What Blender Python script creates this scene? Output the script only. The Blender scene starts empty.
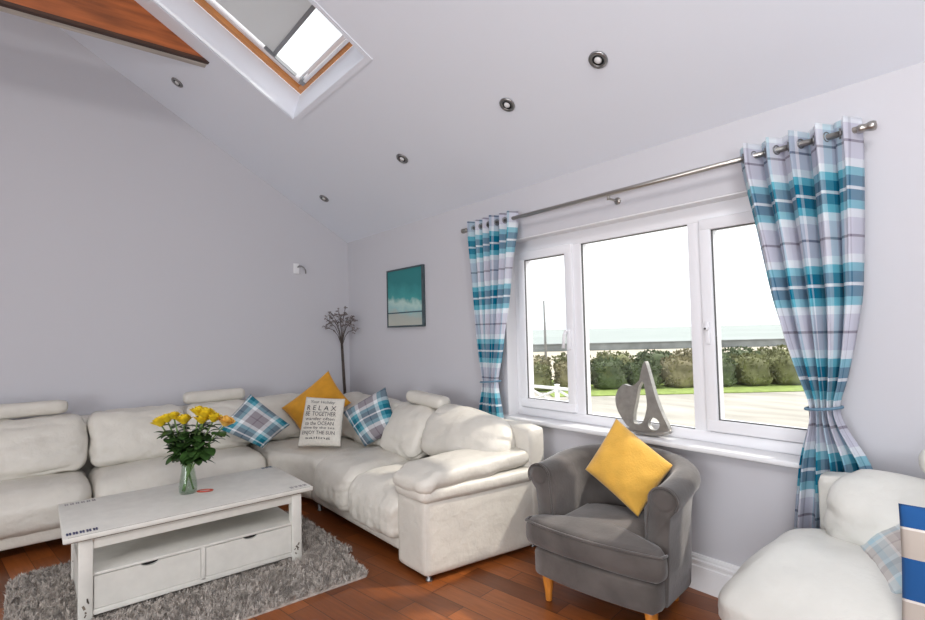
import bpy, bmesh, math, random
from mathutils import Vector, Matrix, noise
random.seed(7)
SC = bpy.context.scene
COL = SC.collection
PI = math.pi
V = Vector

# ------------------------------------------------------------------ helpers
def wpos(o):
    p = V((0, 0, 0))
    while o is not None:
        p += o.location
        o = o.parent
    return p

def tag(o, label=None, cat=None, group=None, kind=None):
    if label: o['label'] = label
    if cat: o['category'] = cat
    if group: o['group'] = group
    if kind: o['kind'] = kind
    return o

def thing(name, loc, label, cat, group=None, rz=0.0):
    o = bpy.data.objects.new(name, None)
    COL.objects.link(o)
    o.empty_display_size = 0.1
    o.location = loc
    o.rotation_euler = (0, 0, rz)
    return tag(o, label, cat, group)

def obj(name, bm, mat, parent=None, smooth=True, local=False, kind=None, label=None, solid=None):
    """link a bmesh as one object; geometry given in world space unless local"""
    me = bpy.data.meshes.new(name)
    if parent is not None:
        off = V((0, 0, 0)) if local else wpos(parent)
        if not local:
            bmesh.ops.translate(bm, verts=bm.verts, vec=-off)
    bm.normal_update()
    bm.to_mesh(me)
    bm.free()
    o = bpy.data.objects.new(name, me)
    COL.objects.link(o)
    if parent is None and kind != 'structure' and len(me.vertices):
        xs = [v.co for v in me.vertices]
        c = V(((min(v.x for v in xs) + max(v.x for v in xs)) / 2, (min(v.y for v in xs) + max(v.y for v in xs)) / 2, min(v.z for v in xs)))
        me.transform(Matrix.Translation(-c))
        o.location = c
    o.parent = parent
    if mat is not None:
        for m in (mat if isinstance(mat, (list, tuple)) else [mat]):
            me.materials.append(m)
    if smooth:
        for p in me.polygons: p.use_smooth = True
    if kind: o['kind'] = kind
    if label: o['label'] = label
    if solid:
        md = o.modifiers.new('thick', 'SOLIDIFY'); md.thickness = solid; md.offset = 0
    return o

def dup(root, loc, label=None, group=None):
    r = root.copy(); COL.objects.link(r); r.location = loc
    if label: r['label'] = label
    if group: r['group'] = group
    for ch in list(root.children):
        c = ch.copy(); COL.objects.link(c); c.parent = r
        for g in list(ch.children):
            d = g.copy(); COL.objects.link(d); d.parent = c
    return r

def B(): return bmesh.new()

def box(bm, lo, hi, bev=0.0, seg=2, rot=None, piv=None):
    lo, hi = V(lo), V(hi)
    r = bmesh.ops.create_cube(bm, size=1.0)
    vs = r['verts']
    s = hi - lo; c = (hi + lo) / 2
    for v in vs: v.co = V((v.co.x * s.x, v.co.y * s.y, v.co.z * s.z)) + c
    if bev > 0:
        es = set()
        for v in vs:
            for e in v.link_edges: es.add(e)
        r = bmesh.ops.bevel(bm, geom=list(es), offset=bev, segments=seg, affect='EDGES', profile=0.5)
        vs = list({v for f in r['faces'] for v in f.verts} | {v for v in vs if v.is_valid})
    if rot is not None:
        p = V(piv) if piv is not None else c
        for v in vs: v.co = rot @ (v.co - p) + p
    return vs

def prism(bm, pts, axis, a, b):
    """extrude a 2D outline along an axis ('x','y','z') from a to b"""
    def mk(p, t):
        if axis == 'x': return V((t, p[0], p[1]))
        if axis == 'y': return V((p[0], t, p[1]))
        return V((p[0], p[1], t))
    v0 = [bm.verts.new(mk(p, a)) for p in pts]
    v1 = [bm.verts.new(mk(p, b)) for p in pts]
    n = len(pts)
    for i in range(n):
        bm.faces.new((v0[i], v0[(i + 1) % n], v1[(i + 1) % n], v1[i]))
    bm.faces.new(v0[::-1]); bm.faces.new(v1)
    bmesh.ops.recalc_face_normals(bm, faces=bm.faces)

def tube(bm, pts, r, n=8, caps=True):
    pts = [V(p) for p in pts]
    rs = r if isinstance(r, (list, tuple)) else [r] * len(pts)
    rings = []
    t0 = (pts[1] - pts[0]).normalized()
    up = V((0, 0, 1)) if abs(t0.z) < 0.9 else V((1, 0, 0))
    a = t0.cross(up).normalized()
    for i, p in enumerate(pts):
        t = (pts[min(i + 1, len(pts) - 1)] - pts[max(i - 1, 0)]).normalized()
        a = (a - t * a.dot(t)).normalized()
        b = t.cross(a)
        rings.append([bm.verts.new(p + (a * math.cos(2 * PI * k / n) + b * math.sin(2 * PI * k / n)) * rs[i]) for k in range(n)])
    for i in range(len(rings) - 1):
        for k in range(n):
            bm.faces.new((rings[i][k], rings[i][(k + 1) % n], rings[i + 1][(k + 1) % n], rings[i + 1][k]))
    if caps:
        bm.faces.new(rings[0][::-1]); bm.faces.new(rings[-1])

def lathe(bm, prof, n=24, c=(0, 0, 0), M=None, closed=False):
    c = V(c); rings = []
    for r, z in prof:
        ring = []
        for k in range(n):
            p = V((r * math.cos(2 * PI * k / n), r * math.sin(2 * PI * k / n), z))
            if M is not None: p = M @ p
            ring.append(bm.verts.new(p + c))
        rings.append(ring)
    m = len(rings)
    for i in range(m if closed else m - 1):
        A, D = rings[i], rings[(i + 1) % m]
        for k in range(n):
            bm.faces.new((A[k], A[(k + 1) % n], D[(k + 1) % n], D[k]))
    if not closed:
        bm.faces.new(rings[0][::-1]); bm.faces.new(rings[-1])

def sbox(bm, lo, hi, r, bulge=(0, 0, 0), cuts=13, wr=0.0, wf=5.0, seed=0, fn=None, crease=0.0, gather=None):
    """soft upholstery block: rounded box, bulged faces, wrinkles, then a warp"""
    lo, hi = V(lo), V(hi); c = (lo + hi) / 2; h = (hi - lo) / 2
    t = bmesh.new()
    bmesh.ops.create_cube(t, size=2.0)
    bmesh.ops.subdivide_edges(t, edges=t.edges[:], cuts=cuts, use_grid_fill=True)
    rx = min(r, h.x, h.y, h.z)
    sd = V((seed * 3.7, seed * 1.3, seed * 2.1))
    for v in t.verts:
        q = v.co.copy()
        # denser rings near the edges
        q = V([math.copysign(1 - (1 - abs(k)) ** 1.35, k) for k in q])
        p = V((q.x * h.x, q.y * h.y, q.z * h.z))
        inn = V([max(-(h[i] - rx), min(h[i] - rx, p[i])) for i in range(3)])
        d = p - inn
        n = d.normalized() if d.length > 1e-9 else V((0, 0, 1))
        p = inn + n * rx
        u = V((p.x / h.x, p.y / h.y, p.z / h.z))
        p.x += bulge[0] * (1 - u.y ** 2) * (1 - u.z ** 2) * u.x
        p.y += bulge[1] * (1 - u.x ** 2) * (1 - u.z ** 2) * u.y
        p.z += bulge[2] * (1 - u.x ** 2) * (1 - u.y ** 2) * u.z
        if wr:
            w = noise.noise((p + sd) * wf) + 0.55 * noise.noise((p + sd) * wf * 2.3 + V((9, 4, 2)))
            p += n * (w * wr)
        if crease:
            w = 1 - abs(noise.noise(V((p.x * 4, p.y * 4, p.z * 9)) + sd)) * 5
            if w > 0: p -= n * (w * crease)
        if gather:      # short tucks where the leather is pulled over the front edge
            ax, sg, am = gather
            fr_ = max(0.0, (u.x if ax == 'x' else u.y) * sg - 0.55) / 0.45
            al = p.y if ax == 'x' else p.x
            g_ = noise.noise(V((al * 34, p.z * 5, seed))) + 0.6 * noise.noise(V((al * 15, p.z * 3, seed + 4)))
            if ax == 'x': p.x += sg * am * fr_ * g_
            else: p.y += sg * am * fr_ * g_
        p += c
        if fn: p = fn(p)
        v.co = p
    bmesh.ops.recalc_face_normals(t, faces=t.faces)
    me = bpy.data.meshes.new('tmp'); t.to_mesh(me); t.free()
    bm.from_mesh(me); bpy.data.meshes.remove(me)

def pillow(corners, thick, n=22, pinch=0.07, wr=0.006, seed=0, size=0.42, flat=0.5, flip=False):
    """scatter cushion from its four corners (TL, TR, BR, BL); returns bmesh and the surface function of its front"""
    TL, TR, BR, BL = [V(c) for c in corners]
    nrm = ((TR - TL).cross(BL - TL)).normalized()
    if flip: nrm = -nrm
    sd = V((seed * 2.7, seed * 5.1, seed * 0.9))
    def surf(u, v, side=1):
        uu = u * (1 - pinch * (1 - v * v)); vv = v * (1 - pinch * (1 - u * u))
        a, b = (uu + 1) / 2, (vv + 1) / 2
        p = (TL * (1 - a) + TR * a) * b + (BL * (1 - a) + BR * a) * (1 - b)
        e = max(0.0, (1 - u * u) * (1 - v * v))
        t = thick * e ** flat
        w = wr * (noise.noise(p * 7 + sd) + 0.6 * noise.noise(p * 17 + sd)) * min(1, e * 4)
        return p - nrm * side * (t + w * 1.6)
    bm = bmesh.new()
    uvl = bm.loops.layers.uv.new('UVMap')
    F = {}; K = {}
    def tt(i):
        x = -1 + 2 * i / n
        return math.copysign(1 - (1 - abs(x)) ** 1.3, x)
    for i in range(n + 1):
        for j in range(n + 1):
            u, v = tt(i), tt(j)
            F[i, j] = bm.verts.new(surf(u, v, 1))
            K[i, j] = F[i, j] if i in (0, n) or j in (0, n) else bm.verts.new(surf(u, v, -1))
    for i in range(n):
        for j in range(n):
            for G, rev in ((F, 0), (K, 1)):
                ids = [(i, j), (i + 1, j), (i + 1, j + 1), (i, j + 1)]
                if rev: ids = ids[::-1]
                f = bm.faces.new([G[k] for k in ids])
                for l, k in zip(f.loops, ids):
                    l[uvl].uv = ((tt(k[0]) + 1) / 2 * size, (tt(k[1]) + 1) / 2 * size)
    bmesh.ops.recalc_face_normals(bm, faces=bm.faces)
    return bm, surf, nrm

# ------------------------------------------------------------------ materials
def mat(name, col, rough=0.6, var=0.0, vs=8.0, bump=0.0, bs=60.0, metal=0.0, sheen=0.0, spec=0.5, coat=0.0, emit=None, detail=3.0, stretch=None):
    m = bpy.data.materials.new(name); m.use_nodes = True
    N = m.node_tree.nodes; L = m.node_tree.links
    b = N['Principled BSDF']
    b.inputs['Base Color'].default_value = (*col, 1)
    b.inputs['Roughness'].default_value = rough
    b.inputs['Metallic'].default_value = metal
    b.inputs['Specular IOR Level'].default_value = spec
    b.inputs['Sheen Weight'].default_value = sheen
    b.inputs['Coat Weight'].default_value = coat
    if emit:
        b.inputs['Emission Color'].default_value = (*emit[0], 1); b.inputs['Emission Strength'].default_value = emit[1]
    if var or bump:
        tc = N.new('ShaderNodeTexCoord'); vec = tc.outputs['Object']
        if stretch:
            mp = N.new('ShaderNodeMapping'); mp.inputs['Scale'].default_value = stretch
            L.new(vec, mp.inputs['Vector']); vec = mp.outputs['Vector']
    if var:
        n = N.new('ShaderNodeTexNoise'); n.inputs['Scale'].default_value = vs; n.inputs['Detail'].default_value = detail
        L.new(vec, n.inputs['Vector'])
        r = N.new('ShaderNodeValToRGB')
        r.color_ramp.elements[0].position = 0.3; r.color_ramp.elements[1].position = 0.7
        r.color_ramp.elements[0].color = (*[max(0, c * (1 - var)) for c in col], 1)
        r.color_ramp.elements[1].color = (*[min(1, c * (1 + var)) for c in col], 1)
        L.new(n.outputs['Fac'], r.inputs['Fac']); L.new(r.outputs['Color'], b.inputs['Base Color'])
    if bump:
        n2 = N.new('ShaderNodeTexNoise'); n2.inputs['Scale'].default_value = bs; n2.inputs['Detail'].default_value = 4
        L.new(vec, n2.inputs['Vector'])
        bp = N.new('ShaderNodeBump'); bp.inputs['Strength'].default_value = bump; bp.inputs['Distance'].default_value = 0.01
        L.new(n2.outputs['Fac'], bp.inputs['Height']); L.new(bp.outputs['Normal'], b.inputs['Normal'])
    return m

def srgb(r, g, b):
    return tuple(((c / 255 + 0.055) / 1.055) ** 2.4 if c > 10 else c / 255 / 12.92 for c in (r, g, b))

def plaid(name, period, off=(0.0, 0.0), mixu=0.45, dark=1.0, thin=0.0, cols=None):
    """woven teal, grey and white tartan in the cloth's own UV"""
    m = bpy.data.materials.new(name); m.use_nodes = True
    N = m.node_tree.nodes; L = m.node_tree.links; b = N['Principled BSDF']
    b.inputs['Roughness'].default_value = 0.85; b.inputs['Sheen Weight'].default_value = 0.15; b.inputs['Specular IOR Level'].default_value = 0.2
    uv = N.new('ShaderNodeTexCoord'); sp = N.new('ShaderNodeSeparateXYZ'); L.new(uv.outputs['UV'], sp.inputs[0])
    white, grey, line = srgb(246, 250, 253), srgb(222, 222, 233), srgb(140, 132, 150)
    aqua, teal = srgb(118, 204, 220), srgb(0, 128, 162)
    if cols: white, grey, line, aqua, teal = [srgb(*c) for c in cols]
    stops = [(0, line), (.014, grey), (.19, white), (.28, aqua), (.37, teal), (.482, white), (.518, teal), (.63, aqua), (.72, white), (.81, grey), (.986, line)]
    outs = []
    for i, ch in enumerate('XY'):
        a = N.new('ShaderNodeMath'); a.operation = 'MULTIPLY_ADD'
        a.inputs[1].default_value = 1 / period; a.inputs[2].default_value = off[i] + 10
        L.new(sp.outputs[ch], a.inputs[0])
        f = N.new('ShaderNodeMath'); f.operation = 'FRACT'; L.new(a.outputs[0], f.inputs[0])
        r = N.new('ShaderNodeValToRGB'); cr = r.color_ramp; cr.interpolation = 'CONSTANT'
        while len(cr.elements) < len(stops): cr.elements.new(0.5)
        for e, (p, c) in zip(cr.elements, stops): e.position = p; e.color = (*[k * dark for k in c], 1)
        L.new(f.outputs[0], r.inputs['Fac']); outs.append(r.outputs['Color'])
    mx = N.new('ShaderNodeMix'); mx.data_type = 'RGBA'; mx.inputs['Factor'].default_value = mixu
    L.new(outs[1], mx.inputs['A']); L.new(outs[0], mx.inputs['B'])
    L.new(mx.outputs['Result'], b.inputs['Base Color'])
    if thin:      # light cloth lets some daylight through
        tl = N.new('ShaderNodeBsdfTranslucent'); L.new(mx.outputs['Result'], tl.inputs['Color']); ms = N.new('ShaderNodeMixShader'); ms.inputs[0].default_value = thin
        L.new(b.outputs[0], ms.inputs[1]); L.new(tl.outputs[0], ms.inputs[2]); L.new(ms.outputs[0], N['Material Output'].inputs['Surface'])
    n2 = N.new('ShaderNodeTexNoise'); n2.inputs['Scale'].default_value = 350
    L.new(uv.outputs['UV'], n2.inputs['Vector'])
    bp = N.new('ShaderNodeBump'); bp.inputs['Strength'].default_value = 0.15; bp.inputs['Distance'].default_value = 0.003
    L.new(n2.outputs['Fac'], bp.inputs['Height']); L.new(bp.outputs['Normal'], b.inputs['Normal'])
    return m

def glass(name, tint=(1, 1, 1), gl=0.07):
    m = bpy.data.materials.new(name); m.use_nodes = True
    N = m.node_tree.nodes; L = m.node_tree.links
    for n in list(N): N.remove(n)
    o = N.new('ShaderNodeOutputMaterial'); mx = N.new('ShaderNodeMixShader')
    t = N.new('ShaderNodeBsdfTransparent'); g = N.new('ShaderNodeBsdfGlossy'); f = N.new('ShaderNodeLayerWeight')
    t.inputs['Color'].default_value = (*tint, 1); g.inputs['Roughness'].default_value = 0.02
    f.inputs['Blend'].default_value = 0.5
    pw = N.new('ShaderNodeMath'); pw.operation = 'POWER'; pw.inputs[1].default_value = 4.0; L.new(f.outputs['Facing'], pw.inputs[0])
    ma = N.new('ShaderNodeMath'); ma.operation = 'MULTIPLY_ADD'; ma.inputs[1].default_value = 0.6; ma.inputs[2].default_value = gl * 0.35; L.new(pw.outputs[0], ma.inputs[0])
    L.new(ma.outputs[0], mx.inputs[0]); L.new(t.outputs[0], mx.inputs[1]); L.new(g.outputs[0], mx.inputs[2]); L.new(mx.outputs[0], o.inputs[0])
    return m

def floor_mat():
    m = bpy.data.materials.new('oak_floor'); m.use_nodes = True
    N = m.node_tree.nodes; L = m.node_tree.links; b = N['Principled BSDF']
    tc = N.new('ShaderNodeTexCoord')
    mp = N.new('ShaderNodeMapping'); mp.inputs['Rotation'].default_value = (0, 0, math.radians(-8)); L.new(tc.outputs['Object'], mp.inputs['Vector'])
    br = N.new('ShaderNodeTexBrick'); br.offset = 0.37; br.offset_frequency = 2
    br.inputs['Scale'].default_value = 1.0; br.inputs['Brick Width'].default_value = 0.62; br.inputs['Row Height'].default_value = 0.125
    br.inputs['Mortar Size'].default_value = 0.0018; br.inputs['Bias'].default_value = 0.0
    br.inputs['Color1'].default_value = (0.15, 0.042, 0.010, 1); br.inputs['Color2'].default_value = (0.36, 0.11, 0.026, 1); br.inputs['Mortar'].default_value = (0.03, 0.012, 0.006, 1)
    L.new(mp.outputs['Vector'], br.inputs['Vector'])
    m2 = N.new('ShaderNodeMapping'); m2.inputs['Scale'].default_value = (3, 34, 3); L.new(mp.outputs['Vector'], m2.inputs['Vector'])
    n = N.new('ShaderNodeTexNoise'); n.inputs['Scale'].default_value = 1.6; n.inputs['Detail'].default_value = 6; n.inputs['Distortion'].default_value = 0.6
    L.new(m2.outputs['Vector'], n.inputs['Vector'])
    r = N.new('ShaderNodeValToRGB'); r.color_ramp.elements[0].color = (0.55, 0.5, 0.45, 1); r.color_ramp.elements[1].color = (1.25, 1.2, 1.15, 1)
    L.new(n.outputs['Fac'], r.inputs['Fac'])
    mx = N.new('ShaderNodeMix'); mx.data_type = 'RGBA'; mx.blend_type = 'MULTIPLY'; mx.inputs['Factor'].default_value = 1
    L.new(br.outputs['Color'], mx.inputs['A']); L.new(r.outputs['Color'], mx.inputs['B'])
    L.new(mx.outputs['Result'], b.inputs['Base Color'])
    b.inputs['Roughness'].default_value = 0.34
    bp = N.new('ShaderNodeBump'); bp.inputs['Strength'].default_value = 0.25; bp.inputs['Distance'].default_value = 0.002
    L.new(br.outputs['Fac'], bp.inputs['Height']); bp.invert = True; L.new(bp.outputs['Normal'], b.inputs['Normal'])
    return m

def striped_mat():
    m = bpy.data.materials.new('blue_striped_cloth'); m.use_nodes = True
    N = m.node_tree.nodes; L = m.node_tree.links; b = N['Principled BSDF']; b.inputs['Roughness'].default_value = 0.9
    tc = N.new('ShaderNodeTexCoord'); sp = N.new('ShaderNodeSeparateXYZ'); L.new(tc.outputs['UV'], sp.inputs[0])
    d = N.new('ShaderNodeMath'); d.operation = 'MULTIPLY_ADD'; d.inputs[1].default_value = 1 / 0.197; d.inputs[2].default_value = STR_OFF; L.new(sp.outputs['Y'], d.inputs[0])
    f = N.new('ShaderNodeMath'); f.operation = 'FRACT'; L.new(d.outputs[0], f.inputs[0])
    r = N.new('ShaderNodeValToRGB'); cr = r.color_ramp; cr.interpolation = 'CONSTANT'
    cr.elements[0].position = 0; cr.elements[0].color = (*srgb(186, 176, 166), 1); cr.elements[1].position = 0.43; cr.elements[1].color = (*srgb(24, 82, 142), 1)
    e = cr.elements.new(0.395); e.color = (*srgb(222, 218, 212), 1)
    L.new(f.outputs[0], r.inputs['Fac']); L.new(r.outputs['Color'], b.inputs['Base Color'])
    return m
STR_OFF = 0.628

def print_mat():
    """beach print: teal sky, pale cloud, sea line and sand, in the canvas's own UV"""
    m = bpy.data.materials.new('beach_print'); m.use_nodes = True
    N = m.node_tree.nodes; L = m.node_tree.links; b = N['Principled BSDF']; b.inputs['Roughness'].default_value = 0.5
    tc = N.new('ShaderNodeTexCoord'); sp = N.new('ShaderNodeSeparateXYZ'); L.new(tc.outputs['UV'], sp.inputs[0])
    mp = N.new('ShaderNodeMapping'); mp.inputs['Scale'].default_value = (3, 3.2, 1); L.new(tc.outputs['UV'], mp.inputs['Vector'])
    n = N.new('ShaderNodeTexNoise'); n.inputs['Scale'].default_value = 1.7; n.inputs['Detail'].default_value = 5; L.new(mp.outputs['Vector'], n.inputs['Vector'])
    a = N.new('ShaderNodeMath'); a.operation = 'MULTIPLY_ADD'; a.inputs[1].default_value = 0.34; L.new(n.outputs['Fac'], a.inputs[0]); L.new(sp.outputs['Y'], a.inputs[2])
    s = N.new('ShaderNodeMath'); s.operation = 'MULTIPLY_ADD'; s.inputs[1].default_value = 0.12; L.new(sp.outputs['X'], s.inputs[0]); L.new(a.outputs[0], s.inputs[2])
    r = N.new('ShaderNodeValToRGB'); cr = r.color_ramp
    st = [(0.0, srgb(188, 186, 172)), (.40, srgb(172, 178, 170)), (.50, srgb(150, 190, 190)), (.62, srgb(176, 204, 196)), (.72, srgb(60, 150, 150)), (1.0, srgb(34, 122, 124))]
    while len(cr.elements) < len(st): cr.elements.new(0.5)
    for e, (p, c) in zip(cr.elements, st): e.position = p; e.color = (*c, 1)
    L.new(s.outputs[0], r.inputs['Fac'])
    # dark sea line low in the picture
    c1 = N.new('ShaderNodeMath'); c1.operation = 'COMPARE'; c1.inputs[1].default_value = 0.235; c1.inputs[2].default_value = 0.011; L.new(sp.outputs['Y'], c1.inputs[0])
    mx = N.new('ShaderNodeMix'); mx.data_type = 'RGBA'; mx.inputs['B'].default_value = (*srgb(52, 84, 96), 1)
    L.new(c1.outputs[0], mx.inputs['Factor']); L.new(r.outputs['Color'], mx.inputs['A']); L.new(mx.outputs['Result'], b.inputs['Base Color'])
    return m

M = {}
M['wall'] = mat('lilac_grey_paint', (0.565, 0.56, 0.592), 0.9, bump=0.04, bs=180)
M['ceil'] = mat('white_ceiling_paint', (0.77, 0.80, 0.865), 0.9, bump=0.03, bs=160)
M['gloss'] = mat('white_gloss_paint', (0.80, 0.80, 0.815), 0.35, bump=0.01, bs=40)
M['upvc'] = mat('white_window_plastic', (0.83, 0.83, 0.86), 0.3, bump=0.005, bs=20)
M['gasket'] = mat('grey_window_gasket', (0.09, 0.09, 0.09), 0.6, bump=0.02)
M['floor'] = floor_mat()
M['leather'] = mat('cream_leather', (0.645, 0.615, 0.55), 0.4, var=0.06, vs=5, bump=0.8, bs=15)
M['leather_w'] = mat('white_leather', (0.655, 0.65, 0.605), 0.38, var=0.05, vs=5, bump=0.75, bs=14)
M['chrome'] = mat('brushed_steel', (0.42, 0.40, 0.37), 0.32, metal=1.0, bump=0.02, bs=120)
M['ring'] = mat('satin_nickel', (0.30, 0.30, 0.30), 0.35, metal=1.0, bump=0.02, bs=80)
M['dark'] = mat('dark_recess', (0.02, 0.02, 0.02), 0.7, bump=0.02)
M['bulb'] = mat('bulb_glass', (0.75, 0.75, 0.75), 0.15, bump=0.05, bs=120)
M['velvet'] = mat('grey_velvet', (0.088, 0.076, 0.069), 0.8, var=0.3, vs=7, bump=0.12, bs=60, sheen=0.35)
M['orangewood'] = mat('honey_wood', (0.60, 0.22, 0.035), 0.35, var=0.25, vs=6, bump=0.05, bs=30, stretch=(6, 6, 1))
M['pine'] = mat('varnished_pine', (0.62, 0.27, 0.09), 0.4, var=0.15, vs=5, bump=0.05, bs=30, stretch=(8, 1.2, 1.2))
M['beam'] = mat('mahogany_stain', (0.33, 0.088, 0.02), 0.5, var=0.4, vs=3.0, bump=0.1, bs=30, stretch=(1, 0.8, 7))
M['beamdark'] = mat('dark_beam_edge', (0.055, 0.022, 0.011), 0.6, var=0.3, vs=4, bump=0.1, bs=30)
M['palewood'] = mat('pale_limed_board', (0.52, 0.48, 0.42), 0.7, var=0.2, vs=5, bump=0.1, bs=40, stretch=(4, 0.6, 4))
M['tablew'] = mat('distressed_white_paint', (0.70, 0.685, 0.63), 0.5, var=0.05, vs=14, bump=0.1, bs=45)
M['wear'] = mat('worn_dark_edge', (0.16, 0.13, 0.10), 0.8, var=0.4, vs=30, bump=0.1)
M['navy'] = mat('navy_stencil', (0.03, 0.035, 0.12), 0.7, var=0.4, vs=90)
M['greyst'] = mat('grey_stencil', (0.33, 0.31, 0.31), 0.7, var=0.3, vs=90)
M['slate'] = mat('slate_stencil', (0.12, 0.16, 0.21), 0.7, var=0.3, vs=90)
M['rug'] = mat('grey_shag', (0.45, 0.405, 0.36), 0.95, var=0.25, vs=30, sheen=0.3)
M['yellow'] = mat('mustard_velvet', (0.72, 0.40, 0.055), 0.8, var=0.1, vs=12, bump=0.3, bs=120, sheen=0.3)
M['ochre'] = mat('ochre_cloth', (0.62, 0.285, 0.015), 0.85, var=0.1, vs=12, bump=0.2, bs=120, sheen=0.2)
M['linen'] = mat('cream_linen', (0.70, 0.67, 0.60), 0.9, var=0.06, vs=60, bump=0.3, bs=220)
M['ink'] = mat('charcoal_ink', (0.035, 0.035, 0.045), 0.9, var=0.3, vs=90)
M['plaid'] = plaid('teal_tartan_curtain', 0.40, (0.1, 0.6), 0.30, 1.0, 0.45)
M['plaidl'] = plaid('teal_tartan_cushion', 0.39, (0.46, 0.40), 0.5, 0.9, cols=((232, 236, 238), (150, 144, 150), (108, 94, 106), (92, 166, 182), (14, 108, 130)))
M['plaidr'] = plaid('teal_tartan_cushion_two', 0.39, (0.95, 0.40), 0.5, 0.85, cols=((232, 236, 238), (150, 144, 150), (108, 94, 106), (92, 166, 182), (14, 108, 130)))
M['palecheck'] = None
M['stripe'] = striped_mat()
M['pewter'] = mat('pewter', (0.36, 0.345, 0.32), 0.42, metal=0.75, var=0.15, vs=20, bump=0.25, bs=60)
M['glass'] = glass('window_glass')
M['vase'] = glass('vase_glass', (0.88, 0.93, 0.89), 0.1)
M['stem'] = mat('rose_stem', (0.13, 0.22, 0.06), 0.55, var=0.3, vs=30)
M['leaf'] = mat('rose_leaf', (0.035, 0.085, 0.018), 0.45, var=0.5, vs=25, bump=0.1, bs=80)
M['petal'] = mat('yellow_petal', (0.82, 0.60, 0.02), 0.55, var=0.12, vs=30)
M['petalb'] = mat('peach_petal', (0.84, 0.50, 0.10), 0.55, var=0.2, vs=30)
M['red'] = mat('red_enamel', (0.50, 0.07, 0.035), 0.4, var=0.2, vs=50)
M['white'] = mat('white_ceramic', (0.78, 0.76, 0.72), 0.35, var=0.03)
M['twig'] = mat('dark_twig', (0.075, 0.058, 0.05), 0.8, var=0.4, vs=30, bump=0.2)
M['bloss'] = mat('dusty_blossom', (0.24, 0.20, 0.19), 0.85, var=0.3, vs=40)
M['print'] = print_mat()
M['pframe'] = mat('dark_picture_frame', (0.05, 0.075, 0.085), 0.5, var=0.3, vs=10)
M['cable'] = mat('grey_cable', (0.2, 0.195, 0.2), 0.5, bump=0.02)
M['blind'] = mat('pale_grey_blind', (0.66, 0.67, 0.68), 0.8, bump=0.1, bs=200)
_n = M['blind'].node_tree       # fabric blind: daylight glows through it
_t = _n.nodes.new('ShaderNodeBsdfTranslucent'); _t.inputs['Color'].default_value = (0.7, 0.71, 0.72, 1)
_m = _n.nodes.new('ShaderNodeMixShader'); _m.inputs[0].default_value = 0.3
_n.links.new(_n.nodes['Principled BSDF'].outputs[0], _m.inputs[1]); _n.links.new(_t.outputs[0], _m.inputs[2]); _n.links.new(_m.outputs[0], _n.nodes['Material Output'].inputs['Surface'])
M['alu'] = mat('grey_aluminium', (0.30, 0.31, 0.32), 0.45, metal=0.6, bump=0.02)
M['gravel'] = mat('pale_gravel', (0.40, 0.375, 0.33), 0.95, var=0.22, vs=1.1, bump=0.5, bs=30, detail=8, stretch=(0.5, 1.6, 1))
M['lawn'] = mat('lawn_green', (0.25, 0.33, 0.08), 0.9, var=0.25, vs=6, bump=0.4, bs=40)
M['sand'] = mat('sand_path', (0.50, 0.45, 0.36), 0.95, var=0.15, vs=1.5, bump=0.2)
M['sea'] = mat('pale_sea', (0.34, 0.375, 0.36), 0.75, spec=0.15, var=0.1, vs=0.02, bump=0.3, bs=0.3)
M['seawall'] = mat('sea_wall_concrete', (0.22, 0.235, 0.235), 0.9, var=0.25, vs=0.8, bump=0.2)
M['bush1'] = mat('bush_olive', (0.15, 0.155, 0.065), 0.8, var=0.45, vs=2.5)
M['bush2'] = mat('bush_dark', (0.085, 0.11, 0.05), 0.8, var=0.45, vs=2.5)
M['bush3'] = mat('bush_dry', (0.22, 0.195, 0.11), 0.85, var=0.4, vs=2.5)
M['fence'] = mat('white_fence_paint', (0.85, 0.85, 0.83), 0.6, bump=0.05)
M['pole'] = mat('grey_pole', (0.22, 0.22, 0.22), 0.7, bump=0.05)
M['render'] = mat('white_render', (0.7, 0.7, 0.68), 0.9, bump=0.2)

# ------------------------------------------------------------------ room shell
EZ, K = 2.439, 0.6024           # eaves height, slope of the vaulted ceiling
RX, RY = 8.2, -7.0              # far wall x, back wall y
RIDGE = RY / 2
def cz(y): return EZ + K * (-y if y > RIDGE else y - RY)
WX0, WX1, WZ0, WZ1 = 2.55, 4.63, 0.765, 2.075   # window opening

bm = B(); box(bm, (-0.2, RY - 0.2, -0.2), (RX + 0.2, 0.25, 0.0))
obj('floor', bm, M['floor'], kind='structure', smooth=False)
bm = B()
for lo, hi in [((-0.2, 0, -0.2), (WX0, 0.25, EZ + 0.1)), ((WX1, 0, -0.2), (RX + 0.2, 0.25, EZ + 0.1)), ((WX0, 0, -0.2), (WX1, 0.25, WZ0 - 0.03)), ((WX0, 0, WZ1), (WX1, 0.25, EZ + 0.1))]:
    box(bm, lo, hi)
obj('wall_window', bm, M['wall'], kind='structure', smooth=False)
bm = B(); prism(bm, [(0.0, -0.1), (0.0, EZ + 0.05), (RIDGE, cz(RIDGE) + 0.05), (RY, EZ + 0.05), (RY, -0.1)], 'x', -0.15, 0.0)
obj('wall_side', bm, M['wall'], kind='structure', smooth=False)
bm = B(); prism(bm, [(0.0, -0.1), (0.0, EZ + 0.05), (RIDGE, cz(RIDGE) + 0.05), (RY, EZ + 0.05), (RY, -0.1)], 'x', RX, RX + 0.15)
obj('wall_far', bm, M['wall'], kind='structure', smooth=False)
bm = B()   # unseen back wall; its wide opening is added to let sky light in
for lo, hi in [((-0.15, RY - 0.2, -0.1), (2.0, RY, EZ + 0.1)), ((7.0, RY - 0.2, -0.1), (RX + 0.15, RY, EZ + 0.1)), ((2.0, RY - 0.2, 2.2), (7.0, RY, EZ + 0.1))]:
    box(bm, lo, hi)
obj('wall_back', bm, M['wall'], kind='structure', smooth=False)

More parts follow.
